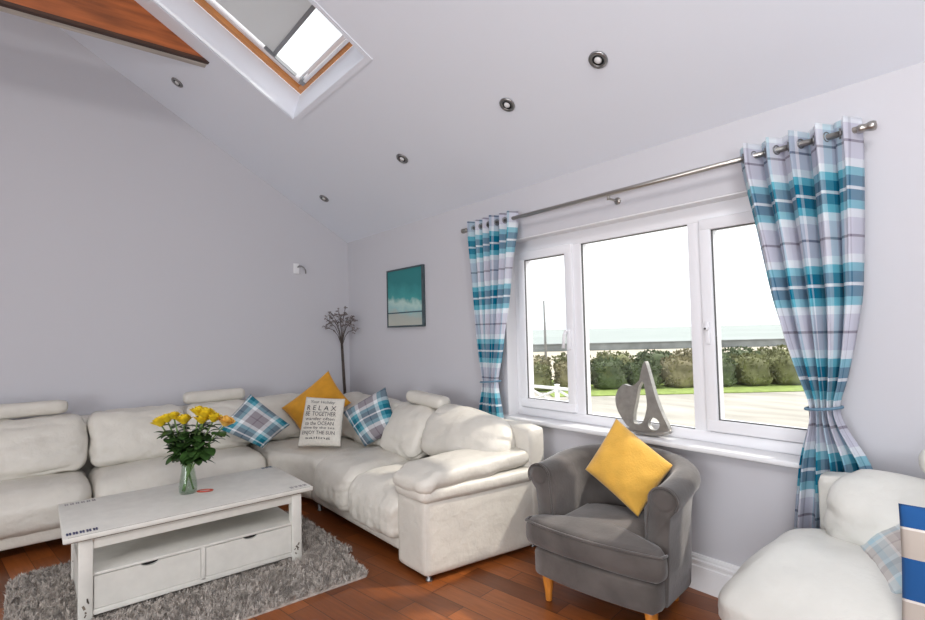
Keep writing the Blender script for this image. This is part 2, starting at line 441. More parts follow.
# vaulted ceiling with the skylight shaft cut through it
SX0, SX1, SYL, SYH = 1.365, 2.55, -1.165, -2.62
bm = B()
def cq(x0, x1, y0, y1):
    f = [bm.verts.new((x, y, cz(y))) for x, y in ((x0, y0), (x1, y0), (x1, y1), (x0, y1))]
    bm.faces.new(f)
xs = [-0.1, SX0, SX1, RX + 0.1]; ys = [0.1, SYL, SYH, RIDGE]
for i in range(3):
    for j in range(3):
        if i == 1 and j == 1: continue
        cq(xs[i], xs[i + 1], ys[j], ys[j + 1])
cq(-0.1, RX + 0.1, RIDGE, RY - 0.1)
DV = 0.253                        # how deep the roof window sits above the ceiling
FYL, FYH = -1.10, -2.62
def cw(x, y, d): return V((x, y, EZ - K * y + d))
low = [V((SX0, SYL, cz(SYL))), V((SX1, SYL, cz(SYL))), V((SX1, SYH, cz(SYH))), V((SX0, SYH, cz(SYH)))]
top = [cw(SX0, FYL, DV), cw(SX1, FYL, DV), cw(SX1, FYH, DV), cw(SX0, FYH, DV)]
top2 = [cw(SX0, FYL + 0.02, DV + 0.16), cw(SX1, FYL + 0.02, DV + 0.16), cw(SX1, FYH, DV + 0.16), cw(SX0, FYH, DV + 0.16)]
for A, D in ((low, top),):
    for i in range(4):
        bm.faces.new([bm.verts.new(p) for p in (A[i], A[(i + 1) % 4], D[(i + 1) % 4], D[i])])
bmesh.ops.remove_doubles(bm, verts=bm.verts, dist=1e-4)
obj('ceiling', bm, M['ceil'], kind='structure', smooth=False)
# slim plaster lip round the shaft
bm = B(); w = 0.035
for a, b_ in (((SX0 - w, SYL + w), (SX1 + w, SYL)), ((SX0 - w, SYH), (SX1 + w, SYH - w)), ((SX0 - w, SYL), (SX0, SYH)), ((SX1, SYL), (SX1 + w, SYH))):
    lo8 = []
    for d in (-0.006, 0.004):
        lo8.append([bm.verts.new(V((x, y, cz(y) + d))) for x, y in ((a[0], a[1]), (b_[0], a[1]), (b_[0], b_[1]), (a[0], b_[1]))])
    L0, L1 = lo8
    bm.faces.new(L0); bm.faces.new(L1[::-1])
    for i in range(4): bm.faces.new((L0[i], L1[i], L1[(i + 1) % 4], L0[(i + 1) % 4]))
bmesh.ops.recalc_face_normals(bm, faces=bm.faces)
obj('trim_1', bm, M['ceil'], kind='structure', smooth=False)

# baseboards: moulded profile
prof = [(0, 0), (-0.022, 0), (-0.022, 0.125), (-0.017, 0.130), (-0.017, 0.142), (-0.020, 0.146), (-0.020, 0.156), (-0.013, 0.162), (-0.013, 0.172), (-0.008, 0.184), (0, 0.186)]
bm = B(); prism(bm, prof, 'x', 0.0, RX)
obj('baseboard_window', bm, M['gloss'], kind='structure', smooth=False)
bm = B(); prism(bm, [(-p[0], p[1]) for p in prof], 'y', RY, 0.0)
obj('baseboard_side', bm, M['gloss'], kind='structure', smooth=False)

# window board (sill)
bm = B(); box(bm, (WX0 - 0.04, -0.055, WZ0 - 0.028), (WX1 + 0.04, 0.13, WZ0), 0.008, 3)
obj('trim_2', bm, M['gloss'], kind='structure')

# white lining of the window reveal
bm = B(); box(bm, (WX0 + 0.0005, 0.002, WZ1 - 0.008), (WX1 - 0.0005, 0.10, WZ1 - 0.0005)); box(bm, (WX0 + 0.0005, 0.002, WZ0), (WX0 + 0.008, 0.10, WZ1 - 0.008)); box(bm, (WX1 - 0.008, 0.002, WZ0), (WX1 - 0.0005, 0.10, WZ1 - 0.008))
obj('trim_3', bm, M['gloss'], kind='structure', smooth=False)

# ------------------------------------------------------------------ the bay of three casements
win = bpy.data.objects.new('window_1', None); COL.objects.link(win); win.location = (3.59, 0.12, WZ0); win['kind'] = 'structure'
FY0, FY1 = 0.10, 0.17
bm = B()
mull = [(2.555, 2.606), (3.115, 3.187), (3.938, 4.022), (4.575, 4.625)]
box(bm, (2.555, FY0, WZ0), (4.625, FY1, 0.824), 0.004); box(bm, (2.555, FY0, 1.977), (4.625, FY1, WZ1), 0.004)
for a, b_ in mull: box(bm, (a, FY0 + 0.0015, 0.815), (b_, FY1 - 0.0015, 1.985), 0.002)
obj('window_frame', bm, M['upvc'], win)
def sash(x0, x1, z0, z1, t=0.062):
    bm = B(); y0, y1 = FY0 - 0.022, FY1 - 0.01
    box(bm, (x0, y0, z0), (x1, y1, z0 + t), 0.006); box(bm, (x0, y0, z1 - t), (x1, y1, z1), 0.006)
    box(bm, (x0 + 0.0008, y0 + 0.0012, z0 + t - 0.008), (x0 + t, y1 - 0.001, z1 - t + 0.008), 0.002); box(bm, (x1 - t, y0 + 0.0012, z0 + t - 0.008), (x1 - 0.0008, y1 - 0.001, z1 - t + 0.008), 0.002)
    s = obj('sash', bm, M['upvc'], win)
    bm = B(); g = 0.006
    for lo, hi in (((x0 + t - g, y0 + .012, z0 + t - g), (x1 - t + g, y0 + .02, z0 + t + g)), ((x0 + t - g, y0 + .012, z1 - t - g), (x1 - t + g, y0 + .02, z1 - t + g)), ((x0 + t - g, y0 + .012, z0 + t), (x0 + t + g, y0 + .02, z1 - t)), ((x1 - t - g, y0 + .012, z0 + t), (x1 - t + g, y0 + .02, z1 - t))):
        box(bm, lo, hi)
    obj('gasket', bm, M['gasket'], s, smooth=False)
    bm = B(); box(bm, (x0 + t - 0.004, 0.128, z0 + t - 0.004), (x1 - t + 0.004, 0.134, z1 - t + 0.004))
    obj('pane', bm, M['glass'], s, smooth=False)
    return s
s1 = sash(2.612, 3.125, 0.830, 1.985)
s2 = sash(4.015, 4.57, 0.830, 1.985)
bm = B(); box(bm, (3.183, 0.128, 0.82), (3.942, 0.134, 1.981)); obj('pane', bm, M['glass'], win, smooth=False)
bm = B(); g = 0.004
for lo, hi in (((3.183, .112, .820), (3.942, .126, .828)), ((3.183, .112, 1.973), (3.942, .126, 1.981)), ((3.183, .112, .82), (3.191, .126, 1.98)), ((3.934, .112, .82), (3.942, .126, 1.98))): box(bm, lo, hi)
obj('gasket', bm, M['gasket'], win, smooth=False)
bm = B()     # lever handle of the first casement
box(bm, (3.078, 0.062, 1.26), (3.108, 0.08, 1.40), 0.005)
tube(bm, [(3.093, 0.068, 1.385), (3.093, 0.035, 1.385), (3.085, 0.03, 1.36), (3.075, 0.03, 1.27)], 0.011, 8)
obj('handle', bm, M['upvc'], s1)
bm = B(); box(bm, (4.03, 0.066, 1.30), (4.058, 0.08, 1.42), 0.005); tube(bm, [(4.044, 0.07, 1.385), (4.044, 0.045, 1.385)], 0.012, 10)
hb = obj('handle', bm, M['upvc'], s2)
bm = B(); tube(bm, [(4.044, 0.046, 1.385), (4.044, 0.043, 1.385)], 0.006, 10); obj('lock_button', bm, M['dark'], s2)

# ------------------------------------------------------------------ roof window
e1 = V((1, 0, 0)); e2 = V((0, -1, K)).normalized(); en = V((0, K, 1)).normalized()
o2 = cw(SX0, FYL, DV)
Mr = Matrix((e1, e2, en)).transposed()      # local (x, up-slope, outward) to world
def rb(bm, lo, hi, bev=0.004):
    vs = box(bm, lo, hi, bev)
    for v in vs: v.co = Mr @ v.co + o2
sky = bpy.data.objects.new('window_2', None); COL.objects.link(sky); sky.location = o2; sky['kind'] = 'structure'
WW, WL = SX1 - SX0, 1.72
bm = B()
rb(bm, (0, 0, 0), (0.05, WL, 0.12)); rb(bm, (WW - 0.05, 0, 0), (WW, WL, 0.12)); rb(bm, (0.05, 0, 0), (WW - 0.05, 0.045, 0.12)); rb(bm, (0.05, WL - 0.05, 0), (WW - 0.05, WL, 0.12))
fr = obj('window_frame', bm, M['pine'], sky)
bm = B()
rb(bm, (0.052, 0.047, 0.03), (0.095, WL - 0.05, 0.10)); rb(bm, (WW - 0.095, 0.047, 0.03), (WW - 0.052, WL - 0.05, 0.10)); rb(bm, (0.09, 0.048, 0.05), (WW - 0.09, 0.085, 0.10)); rb(bm, (0.09, WL - 0.12, 0.03), (WW - 0.09, WL - 0.05, 0.10))
so = obj('sash', bm, M['upvc'], sky)
bm = B(); rb(bm, (0.09, 0.08, 0.075), (WW - 0.09, WL - 0.11, 0.081), 0); obj('pane', bm, M['glass'], so, smooth=False)
bm = B(); rb(bm, (0.112, 0.115, 0.022), (0.120, 0.40, 0.05), 0.001); rb(bm, (WW - 0.12, 0.115, 0.022), (WW - 0.112, 0.40, 0.05), 0.001); obj('blind_rail', bm, M['alu'], so, smooth=False)
bm = B(); rb(bm, (0.11, 0.318, 0.052), (WW - 0.11, WL - 0.12, 0.058), 0); bl = obj('blind', bm, M['blind'], so, smooth=False)
bm = B(); rb(bm, (0.108, 0.305, 0.034), (WW - 0.108, 0.335, 0.062), 0.003); obj('blind_bar', bm, M['alu'], bl)
bm = B(); rb(bm, (0.20, 0.035, -0.02), (WW - 0.26, 0.06, 0.012), 0.006); rb(bm, (0.2, 0.04, 0.0), (0.24, 0.07, 0.04), 0.003); rb(bm, (WW - 0.3, 0.04, 0.0), (WW - 0.26, 0.07, 0.04), 0.003)
obj('vent_bar', bm, M['upvc'], sky)
bm = B(); rb(bm, (0.12, 0.03, -0.004), (0.19, 0.075, 0.03), 0.003); obj('catch', bm, M['alu'], sky)

# ------------------------------------------------------------------ collar beam
t = thing('ceiling_beam', (1.15, -3.5, 3.47), 'mahogany stained timber tie beam crossing under the sloped ceiling beside the skylight', 'beam')
ZB, HB = 3.492, 0.30
def tie(bm, x0, x1, z0, z1):
    y0 = -(z0 - EZ) / K - 0.002; y1 = -(z1 - EZ) / K - 0.002
    prism(bm, [(y0, z0), (y1, z1), (RY - y1, z1), (RY - y0, z0)], 'x', x0, x1)
bm = B(); tie(bm, 1.165, 1.20, ZB + 0.018, ZB + HB); obj('board', bm, M['beam'], t, smooth=False)
bm = B(); tie(bm, 1.160, 1.202, ZB - 0.004, ZB + 0.018); obj('edge_strip', bm, M['beamdark'], t, smooth=False)
bm = B(); tie(bm, 1.085, 1.160, ZB, ZB + HB); obj('lining', bm, M['palewood'], t, smooth=False)

# ------------------------------------------------------------------ recessed downlights
def downlight():
    t = thing('downlight', (0, 0, 0), 'x', 'light', 'recessed ceiling downlights')
    bm = B(); lathe(bm, [(0.030, 0.004), (0.030, -0.002), (0.034, -0.006), (0.046, -0.006), (0.050, 0.0), (0.050, 0.004)], 28, closed=True); obj('rim', bm, M['ring'], t, local=True)
    bm = B(); lathe(bm, [(0.0305, -0.0005), (0.030, 0.002), (0.001, 0.003)], 24); obj('reflector', bm, M['dark'], t, local=True)
    bm = B(); lathe(bm, [(0.020, -0.001), (0.017, -0.006), (0.008, -0.009), (0.001, -0.0095)], 20); obj('bulb', bm, M['bulb'], t, local=True)
    t.rotation_euler = (-math.atan(K), 0, 0)
    return t
d0 = downlight()
dls = [(3.841, -0.548, 'recessed chrome downlight over the window, first one in from the curtained end of the row'), (3.182, -0.551, 'recessed chrome downlight above the middle of the curtain pole'),
       (1.999, -0.543, 'recessed chrome downlight above the teal beach picture'), (0.555, -0.535, 'small recessed chrome downlight by the corner above the twig arrangement'),
       (0.576, -1.846, 'lone recessed chrome downlight between the timber beam and the side wall')]
for i, (x, y, lb) in enumerate(dls):
    loc = (x, y, cz(y) - 0.006)
    if i == 0: d0.location = loc; d0['label'] = lb
    else: dup(d0, loc, lb)

# ------------------------------------------------------------------ curtain pole
RZ, RYY = 2.205, -0.10
t = thing('curtain_rod', (3.52, RYY, RZ), 'brushed steel curtain pole fixed to the wall above the window', 'curtain pole')
bm = B(); tube(bm, [(2.235, RYY, RZ), (4.80, RYY, RZ)], 0.0135, 16); obj('pole', bm, M['chrome'], t)
for x, s in ((2.235, -1), (4.80, 1)):
    bm = B(); Rm = Matrix.Rotation(s * PI / 2, 3, 'Y')
    lathe(bm, [(0.0137, -0.01), (0.018, 0.0), (0.018, 0.012), (0.015, 0.016), (0.019, 0.03), (0.021, 0.045), (0.017, 0.055), (0.004, 0.058)], 16, (x, RYY, RZ), Rm)
    obj('finial', bm, M['chrome'], t)
for x in (2.30, 3.563, 4.76):
    bm = B(); tube(bm, [(x, 0.0, RZ - 0.03), (x, -0.03, RZ - 0.03), (x, -0.085, RZ - 0.03), (x, RYY, RZ - 0.012)], 0.007, 8); tube(bm, [(x, 0.0, RZ - 0.03), (x, -0.008, RZ - 0.03)], 0.022, 14)
    tube(bm, [(x, RYY, RZ - 0.038), (x, RYY, RZ - 0.012)], 0.008, 8)
    obj('bracket', bm, M['chrome'], t)

# ------------------------------------------------------------------ curtains
def interp(tab, z):
    for (z0, *a), (z1, *b_) in zip(tab, tab[1:]):
        if z <= z0 and z >= z1:
            f = (z0 - z) / (z0 - z1)
            return [p + (q - p) * f for p, q in zip(a, b_)]
    return list(tab[-1][1:]) if z < tab[-1][0] else list(tab[0][1:])
def spl(tab, z):     # smoothed lookup
    hs = (-0.05, -0.025, 0, 0.025, 0.05)
    r = [interp(tab, min(tab[0][0], max(tab[-1][0], z + h))) for h in hs]
    return [sum(k[i] for k in r) / len(hs) for i in range(len(r[0]))]
def curtain(name, label, tab, nf, W, tie_z, ph=0.0, uoff=0.0, tiec=None, dv=0.0):
    zt, zb = tab[0][0], tab[-1][0]
    t = thing(name, ((tab[0][1] + tab[0][2]) / 2, RYY, zb), label, 'curtain', 'checked eyelet curtains')
    bm = B(); uvl = bm.loops.layers.uv.new('UVMap')
    nu, nz = nf * 16, 90
    G = []
    for j in range(nz + 1):
        z = zt + (zb - zt) * j / nz
        xl, xr, amp, yc = spl(tab, z)
        row = []
        for i in range(nu + 1):
            u = i / nu
            wob = 0.25 * noise.noise(V((u * 5, z * 1.3, nf)))
            a = 2 * PI * nf * (u + 0.012 * noise.noise(V((u * 3, z * 2, 1)))) + ph
            y = yc + amp * math.sin(a) * (1 + 0.5 * noise.noise(V((u * 4, z * 0.8, 5)))) + amp * 0.25 * math.sin(2 * a + 3 * z)
            xx = xl + (xr - xl) * (u + 0.010 * math.sin(2 * a) + 0.006 * wob)
            drop = 0.0
            row.append((bm.verts.new((xx, y, z - drop)), (u * W + uoff, z + dv)))
        G.append(row)
    for j in range(nz):
        for i in range(nu):
            q = [G[j + 1][i], G[j + 1][i + 1], G[j][i + 1], G[j][i]]
            f = bm.faces.new([k[0] for k in q])
            for l, k in zip(f.loops, q): l[uvl].uv = k[1]
    obj('cloth', bm, M['plaid'], t, solid=0.004)
    for k in range(2 * nf):      # metal eyelets where the pole passes through the cloth
        u = (k * 0.5 - ph / (2 * PI)) / nf
        if not 0.01 < u < 0.99: continue
        xl, xr, amp, yc = spl(tab, RZ)
        x = xl + (xr - xl) * u
        sgn = 1 if k % 2 == 0 else -1
        d = V(((xr - xl) / nf / 6.5, sgn * amp, 0)).normalized(); nn = V((-d.y, d.x, 0))
        Rm = Matrix((d, V((0, 0, 1)), nn)).transposed()
        bm = B(); lathe(bm, [(0.018, -0.003), (0.023, -0.003), (0.023, 0.003), (0.018, 0.003)], 18, (x, yc, RZ), Rm, closed=True)
        obj('eyelet', bm, M['ring'], t)
    xl, xr, amp, yc = spl(tab, tie_z)
    bm = B()
    cx, rx_, ry_ = (xl + xr) / 2, (xr - xl) / 2 + 0.012, 0.062
    pts = [(cx + rx_ * math.cos(a), yc + ry_ * math.sin(a), tie_z + 0.02 * math.cos(a) * 0.4) for a in [2 * PI * k / 28 for k in range(29)]]
    tube(bm, pts, 0.0065, 8, caps=False)
    tube(bm, [(xr + 0.01, yc, tie_z + 0.008), (xr + 0.05, -0.03, tie_z + 0.03), (xr + 0.06, -0.001, tie_z + 0.035)], 0.006, 6) if tiec else None
    obj('tieback', bm, M['plaid'], t)
    return t
# z, x left, x right, pleat depth, y centre
curtain('eyelet_curtain', 'teal and grey checked eyelet curtain tied back beside the beach picture', [
    (2.258, 2.240, 2.770, 0.040, -0.10), (2.12, 2.242, 2.765, 0.042, -0.10), (1.62, 2.295, 2.685, 0.040, -0.10), (1.41, 2.325, 2.645, 0.038, -0.10), (1.20, 2.360, 2.60, 0.034, -0.10),
    (1.05, 2.395, 2.552, 0.028, -0.10), (1.01, 2.40, 2.545, 0.026, -0.10), (0.95, 2.39, 2.555, 0.03, -0.10), (0.80, 2.345, 2.585, 0.034, -0.10), (0.35, 2.34, 2.60, 0.034, -0.085)], 6, 1.5, 1.02, 0.4, dv=-0.09)
curtain('eyelet_curtain', 'teal and grey checked eyelet curtain tied back beside the striped cushion sofa', [
    (2.262, 4.300, 4.795, 0.046, -0.105), (2.15, 4.305, 4.795, 0.050, -0.105), (1.82, 4.37, 4.785, 0.052, -0.11), (1.50, 4.43, 4.77, 0.048, -0.115), (1.28, 4.49, 4.735, 0.044, -0.12),
    (1.12, 4.545, 4.70, 0.036, -0.12), (1.04, 4.580, 4.668, 0.030, -0.12), (0.97, 4.565, 4.69, 0.032, -0.12), (0.80, 4.515, 4.785, 0.036, -0.12), (0.50, 4.475, 4.81, 0.036, -0.12), (0.10, 4.465, 4.81, 0.034, -0.12)], 5, 1.5, 1.035, 0.9, 0.13)

# ------------------------------------------------------------------ picture
t = thing('beach_picture', (1.198, -0.015, 1.455), 'teal beach print in a thin dark frame on the corner wall', 'picture')
bm = B(); uvl = bm.loops.layers.uv.new('UVMap'); px0, px1, pz0, pz1 = 0.888, 1.510, 1.455, 2.022
f = bm.faces.new([bm.verts.new(p) for p in ((px0 + .012, -.026, pz0 + .012), (px1 - .012, -.026, pz0 + .012), (px1 - .012, -.026, pz1 - .012), (px0 + .012, -.026, pz1 - .012))])
for l, uv in zip(f.loops, ((0, 0), (1, 0), (1, 1), (0, 1))): l[uvl].uv = uv
obj('canvas', bm, M['print'], t, smooth=False, solid=0.004)
bm = B()
for lo, hi in (((px0, -.034, pz0), (px1, -.001, pz0 + .016)), ((px0, -.034, pz1 - .016), (px1, -.001, pz1)), ((px0, -.034, pz0 + .016), (px0 + .016, -.001, pz1 - .016)), ((px1 - .016, -.034, pz0 + .016), (px1, -.001, pz1 - .016))): box(bm, lo, hi, 0.002)
obj('frame', bm, M['pframe'], t)

# ------------------------------------------------------------------ wall plate with bent cable
t = thing('wall_outlet', (0.0, -0.60, 2.05), 'white wall plate with a bent grey cable poking out on the long side wall', 'wall outlet')
bm = B(); box(bm, (0.0005, -0.640, 2.055), (0.012, -0.575, 2.165), 0.004); obj('plate', bm, M['gloss'], t)
bm = B(); tube(bm, [(0.010, -0.592, 2.125), (0.03, -0.59, 2.135), (0.045, -0.57, 2.135), (0.055, -0.545, 2.12), (0.06, -0.528, 2.09), (0.06, -0.525, 2.055)], 0.007, 8); obj('cable', bm, M['cable'], t)

# ------------------------------------------------------------------ corner sofa
sofa = thing('corner_sofa', (0.6, -0.6, 0.0), 'cream leather corner sofa wrapping round two walls of the room', 'sofa')
LE = M['leather']
def part(name, lo, hi, r, mt=LE, par=sofa, **kw):
    bm = B(); sbox(bm, lo, hi, r, **kw); return obj(name, bm, mt, par)
def lean_x(k, z0, round_top=0.0):      # lean back towards -x with height
    return lambda p: V((p.x - k * (p.z - z0), p.y, p.z))
def lean_y(k, z0):
    return lambda p: V((p.x, p.y + k * (p.z - z0), p.z))
# base plinths
part('base', (0.14, -3.75, 0.075), (0.945, -1.22, 0.19), 0.03, cuts=8)
part('base', (1.30, -1.035, 0.075), (2.70, -0.14, 0.19), 0.03, cuts=8)
bm = B(); prism(bm, [(0.14, -1.25), (0.93, -1.25), (1.06, -1.14), (1.20, -1.06), (1.34, -1.02), (1.34, -0.30), (0.30, -0.30), (0.30, -0.40), (0.14, -0.40)], 'z', 0.075, 0.19)
bmesh.ops.bevel(bm, geom=bm.edges[:], offset=0.02, segments=2, affect='EDGES'); obj('base', bm, LE, sofa)
# back frames along the walls
part('back_frame', (0.06, -3.75, 0.10), (0.27, -0.36, 0.79), 0.05, cuts=10)
part('back_frame', (0.36, -0.32, 0.10), (3.06, -0.15, 0.78), 0.05, cuts=12)
# seats
def droop(p):
    d = max(0.0, p.x - 0.80); return V((p.x, p.y, p.z - 0.9 * d * d))
def seatfn(p): return droop(p)
part('seat_cushion', (0.33, -3.70, 0.165), (0.985, -2.437, 0.435), 0.09, bulge=(0.03, 0.0, 0.02), wr=0.006, crease=0.003, seed=1, fn=seatfn, cuts=34, gather=('x', 1, 0.007))
part('seat_cushion', (0.33, -2.430, 0.165), (0.985, -1.240, 0.435), 0.09, bulge=(0.03, 0.0, 0.02), wr=0.006, crease=0.003, seed=2, fn=seatfn, cuts=34, gather=('x', 1, 0.007))
# quarter seat in the corner: an outline filled and rounded
def slab(outline, z0, z1, r, rings=5, dome=0.015, seed=0):
    """cushion over any outline: side walls rounded into top and bottom, top filled by a fan of rings"""
    bm = B(); n = len(outline); c = V((sum(p[0] for p in outline) / n, sum(p[1] for p in outline) / n, 0))
    prof = []
    for k in range(6):
        a = -PI / 2 + k * PI / 10; prof.append((r - r * math.cos(a), z0 + r + r * math.sin(a)))
    for k in range(6):
        a = k * PI / 10; prof.append((r - r * math.cos(a), z1 - r + r * math.sin(a)))
    L_ = [list() for _ in prof]
    for i, (ins, z) in enumerate(prof):
        for p in outline:
            q = V((p[0], p[1], 0)); d = (c - q); q = q + d.normalized() * ins
            L_[i].append(bm.verts.new((q.x, q.y, z)))
    last = [v.co.copy() for v in L_[-1]]
    for f in (0.75, 0.5, 0.25):
        ring = []
        for co in last:
            q = c + (V((co.x, co.y, 0)) - c) * f
            z = z1 + dome * (1 - f * f) + 0.004 * noise.noise(V((q.x * 6, q.y * 6, seed)))
            ring.append(bm.verts.new((q.x, q.y, z)))
        L_.append(ring)
    for i in range(len(L_) - 1):
        for k in range(n): bm.faces.new((L_[i][k], L_[i][(k + 1) % n], L_[i + 1][(k + 1) % n], L_[i + 1][k]))
    bm.faces.new(L_[-1]); bm.faces.new(L_[0][::-1])
    return bm
def dens(pts, step=0.06):
    out = []
    for a, b_ in zip(pts, pts[1:] + pts[:1]):
        k = max(1, int((V(b_) - V(a)).length / step))
        for i in range(k): out.append((a[0] + (b_[0] - a[0]) * i / k, a[1] + (b_[1] - a[1]) * i / k))
    return out
ol = dens([(0.34, -1.235), (0.95, -1.235), (1.03, -1.20), (1.13, -1.13), (1.25, -1.08), (1.40, -1.05), (1.46, -1.04), (1.46, -0.34), (0.34, -0.34)])
obj('seat_cushion', slab(ol, 0.17, 0.425, 0.07), LE, sofa)
def droop_r(p):
    d = max(0.0, -p.y - 0.88); return V((p.x, p.y, p.z - 0.9 * d * d))
part('seat_cushion', (1.475, -1.095, 0.165), (2.075, -0.34, 0.462), 0.10, bulge=(0.0, 0.03, 0.02), wr=0.006, crease=0.004, seed=3, fn=droop_r, cuts=34, gather=('y', -1, 0.008))
part('seat_cushion', (2.060, -1.100, 0.165), (2.690, -0.34, 0.455), 0.09, bulge=(0.0, 0.03, 0.025), wr=0.007, crease=0.004, seed=4, fn=droop_r, cuts=34, gather=('y', -1, 0.008))
# back cushions
bk = dict(bulge=(0.035, 0.0, 0.0), wr=0.012, wf=5, crease=0.012, cuts=26)
part('back_cushion', (0.36, -3.68, 0.43), (0.62, -2.442, 0.835), 0.09, seed=5, fn=lean_x(0.42, 0.43), **bk)
part('back_cushion', (0.36, -2.432, 0.43), (0.62, -1.765, 0.835), 0.09, seed=6, fn=lean_x(0.42, 0.43), **bk)
part('back_cushion', (0.36, -1.755, 0.43), (0.62, -1.215, 0.825), 0.09, seed=7, fn=lean_x(0.42, 0.43), **bk)
part('back_cushion', (0.36, -1.20, 0.43), (0.58, -0.30, 0.825), 0.08, seed=8, fn=lean_x(0.40, 0.43), **bk)
bk['bulge'] = (0.0, 0.035, 0.0)
part('back_cushion', (0.52, -0.56, 0.43), (1.58, -0.34, 0.815), 0.08, seed=9, fn=lean_y(0.40, 0.43), **bk)
part('back_cushion', (1.615, -0.64, 0.435), (2.175, -0.38, 0.83), 0.11, seed=10, fn=lean_y(0.45, 0.43), **bk)
def round_r(p):
    q = lean_y(0.42, 0.43)(p)
    d = max(0.0, p.x - 2.45); q.z -= (0.42 * d * d) * (1 if p.z > 0.65 else 0.1)
    return q
part('back_cushion', (2.155, -0.66, 0.50), (2.975, -0.40, 0.86), 0.13, seed=11, fn=round_r, **bk)
# headrests
part('headrest', (0.20, -3.62, 0.835), (0.32, -2.548, 0.945), 0.045, cuts=9, seed=1, wr=0.002)
part('headrest', (0.20, -1.742, 0.815), (0.32, -1.223, 0.922), 0.045, cuts=9, seed=2, wr=0.002)
part('headrest', (1.755, -0.41, 0.825), (2.24, -0.28, 0.925), 0.046, cuts=9, seed=3, wr=0.002, fn=lambda p: V((p.x, p.y, p.z - 0.05 * (p.x - 1.9))))
# end arm: panel, roll and loose pad
def flare(p):     # outer side steps out towards the wall
    f = (p.y + 1.06) / 0.86
    return V((p.x + (0.10 * f if p.x > 2.8 else 0.0), p.y, p.z))
part('armrest', (2.665, -1.065, 0.03), (2.965, -0.17, 0.455), 0.03, fn=flare, cuts=12, seed=3, wr=0.002)
part('arm_roll', (2.655, -1.085, 0.435), (2.985, -0.17, 0.525), 0.042, fn=flare, cuts=12, wr=0.003, seed=4)
part('arm_pad', (2.645, -1.095, 0.505), (2.995, -0.28, 0.612), 0.05, fn=lambda p: V((p.x + (0.08 * (p.y + 1.06) if p.x > 2.8 else 0), p.y, p.z + 0.04 * max(0, p.y + 1.0) - (0.03 if p.y < -1.0 else 0))), cuts=16, wr=0.008, wf=7, crease=0.005, seed=5, bulge=(0, 0, 0.012))
for x, y in ((0.88, -2.45), (1.38, -0.98), (2.64, -0.98), (2.93, -1.02), (0.88, -1.30), (3.0, -0.24), (0.25, -0.3), (0.2, -3.4), (0.88, -3.4)):
    bm = B(); lathe(bm, [(0.020, 0.0), (0.020, 0.008), (0.013, 0.014), (0.013, 0.08)], 14, (x, y, 0.0)); obj('foot', bm, M['ring'], sofa)

# ------------------------------------------------------------------ second sofa by the window
s2f = thing('leather_sofa', (5.3, -0.6, 0.0), 'white leather sofa under the window wall with a bulging seat, beside the curtain', 'sofa')
LW = M['leather_w']
part('base', (4.50, -0.87, 0.07), (6.30, -0.24, 0.24), 0.05, LW, s2f, cuts=9)
part('base_roll', (4.475, -0.915, 0.20), (6.30, -0.35, 0.345), 0.06, LW, s2f, cuts=12, wr=0.006, seed=3, crease=0.004)
def seat2(p):
    d = max(0, -p.y - 0.66); e = max(0, 4.70 - p.x)
    return V((p.x, p.y, p.z - (0.8 * d * d + 1.6 * e * e) * max(0.0, (p.z - 0.33) / 0.24)))
part('seat_cushion', (4.490, -0.93, 0.325), (5.37, -0.30, 0.595), 0.10, LW, s2f, bulge=(0.02, 0.03, 0.04), wr=0.007, crease=0.005, seed=13, fn=seat2, cuts=30, gather=('x', -1, 0.007))
part('seat_cushion', (5.38, -0.93, 0.325), (6.27, -0.30, 0.535), 0.10, LW, s2f, bulge=(0.0, 0.03, 0.04), wr=0.007, crease=0.005, seed=14, cuts=14)
part('back_frame', (4.645, -0.33, 0.12), (6.28, -0.19, 0.80), 0.035, LW, s2f, cuts=9)
bk2 = dict(bulge=(0.0, 0.05, 0.02), wr=0.01, wf=5, crease=0.008, cuts=26)
part('back_cushion', (4.695, -0.56, 0.545), (5.42, -0.32, 0.825), 0.11, LW, s2f, seed=15, fn=lean_y(0.35, 0.5), **bk2)
part('back_cushion', (5.43, -0.56, 0.545), (6.20, -0.32, 0.825), 0.11, LW, s2f, seed=16, fn=lean_y(0.35, 0.5), **bk2)
part('headrest', (4.965, -0.36, 0.852), (5.42, -0.24, 0.955), 0.045, LW, s2f, cuts=9, wr=0.002)
for x, y in ((4.56, -0.8), (6.22, -0.8), (4.56, -0.3), (6.22, -0.3)):
    bm = B(); lathe(bm, [(0.02, 0.0), (0.02, 0.008), (0.014, 0.014), (0.014, 0.075)], 14, (x, y, 0)); obj('foot', bm, M['ring'], s2f)

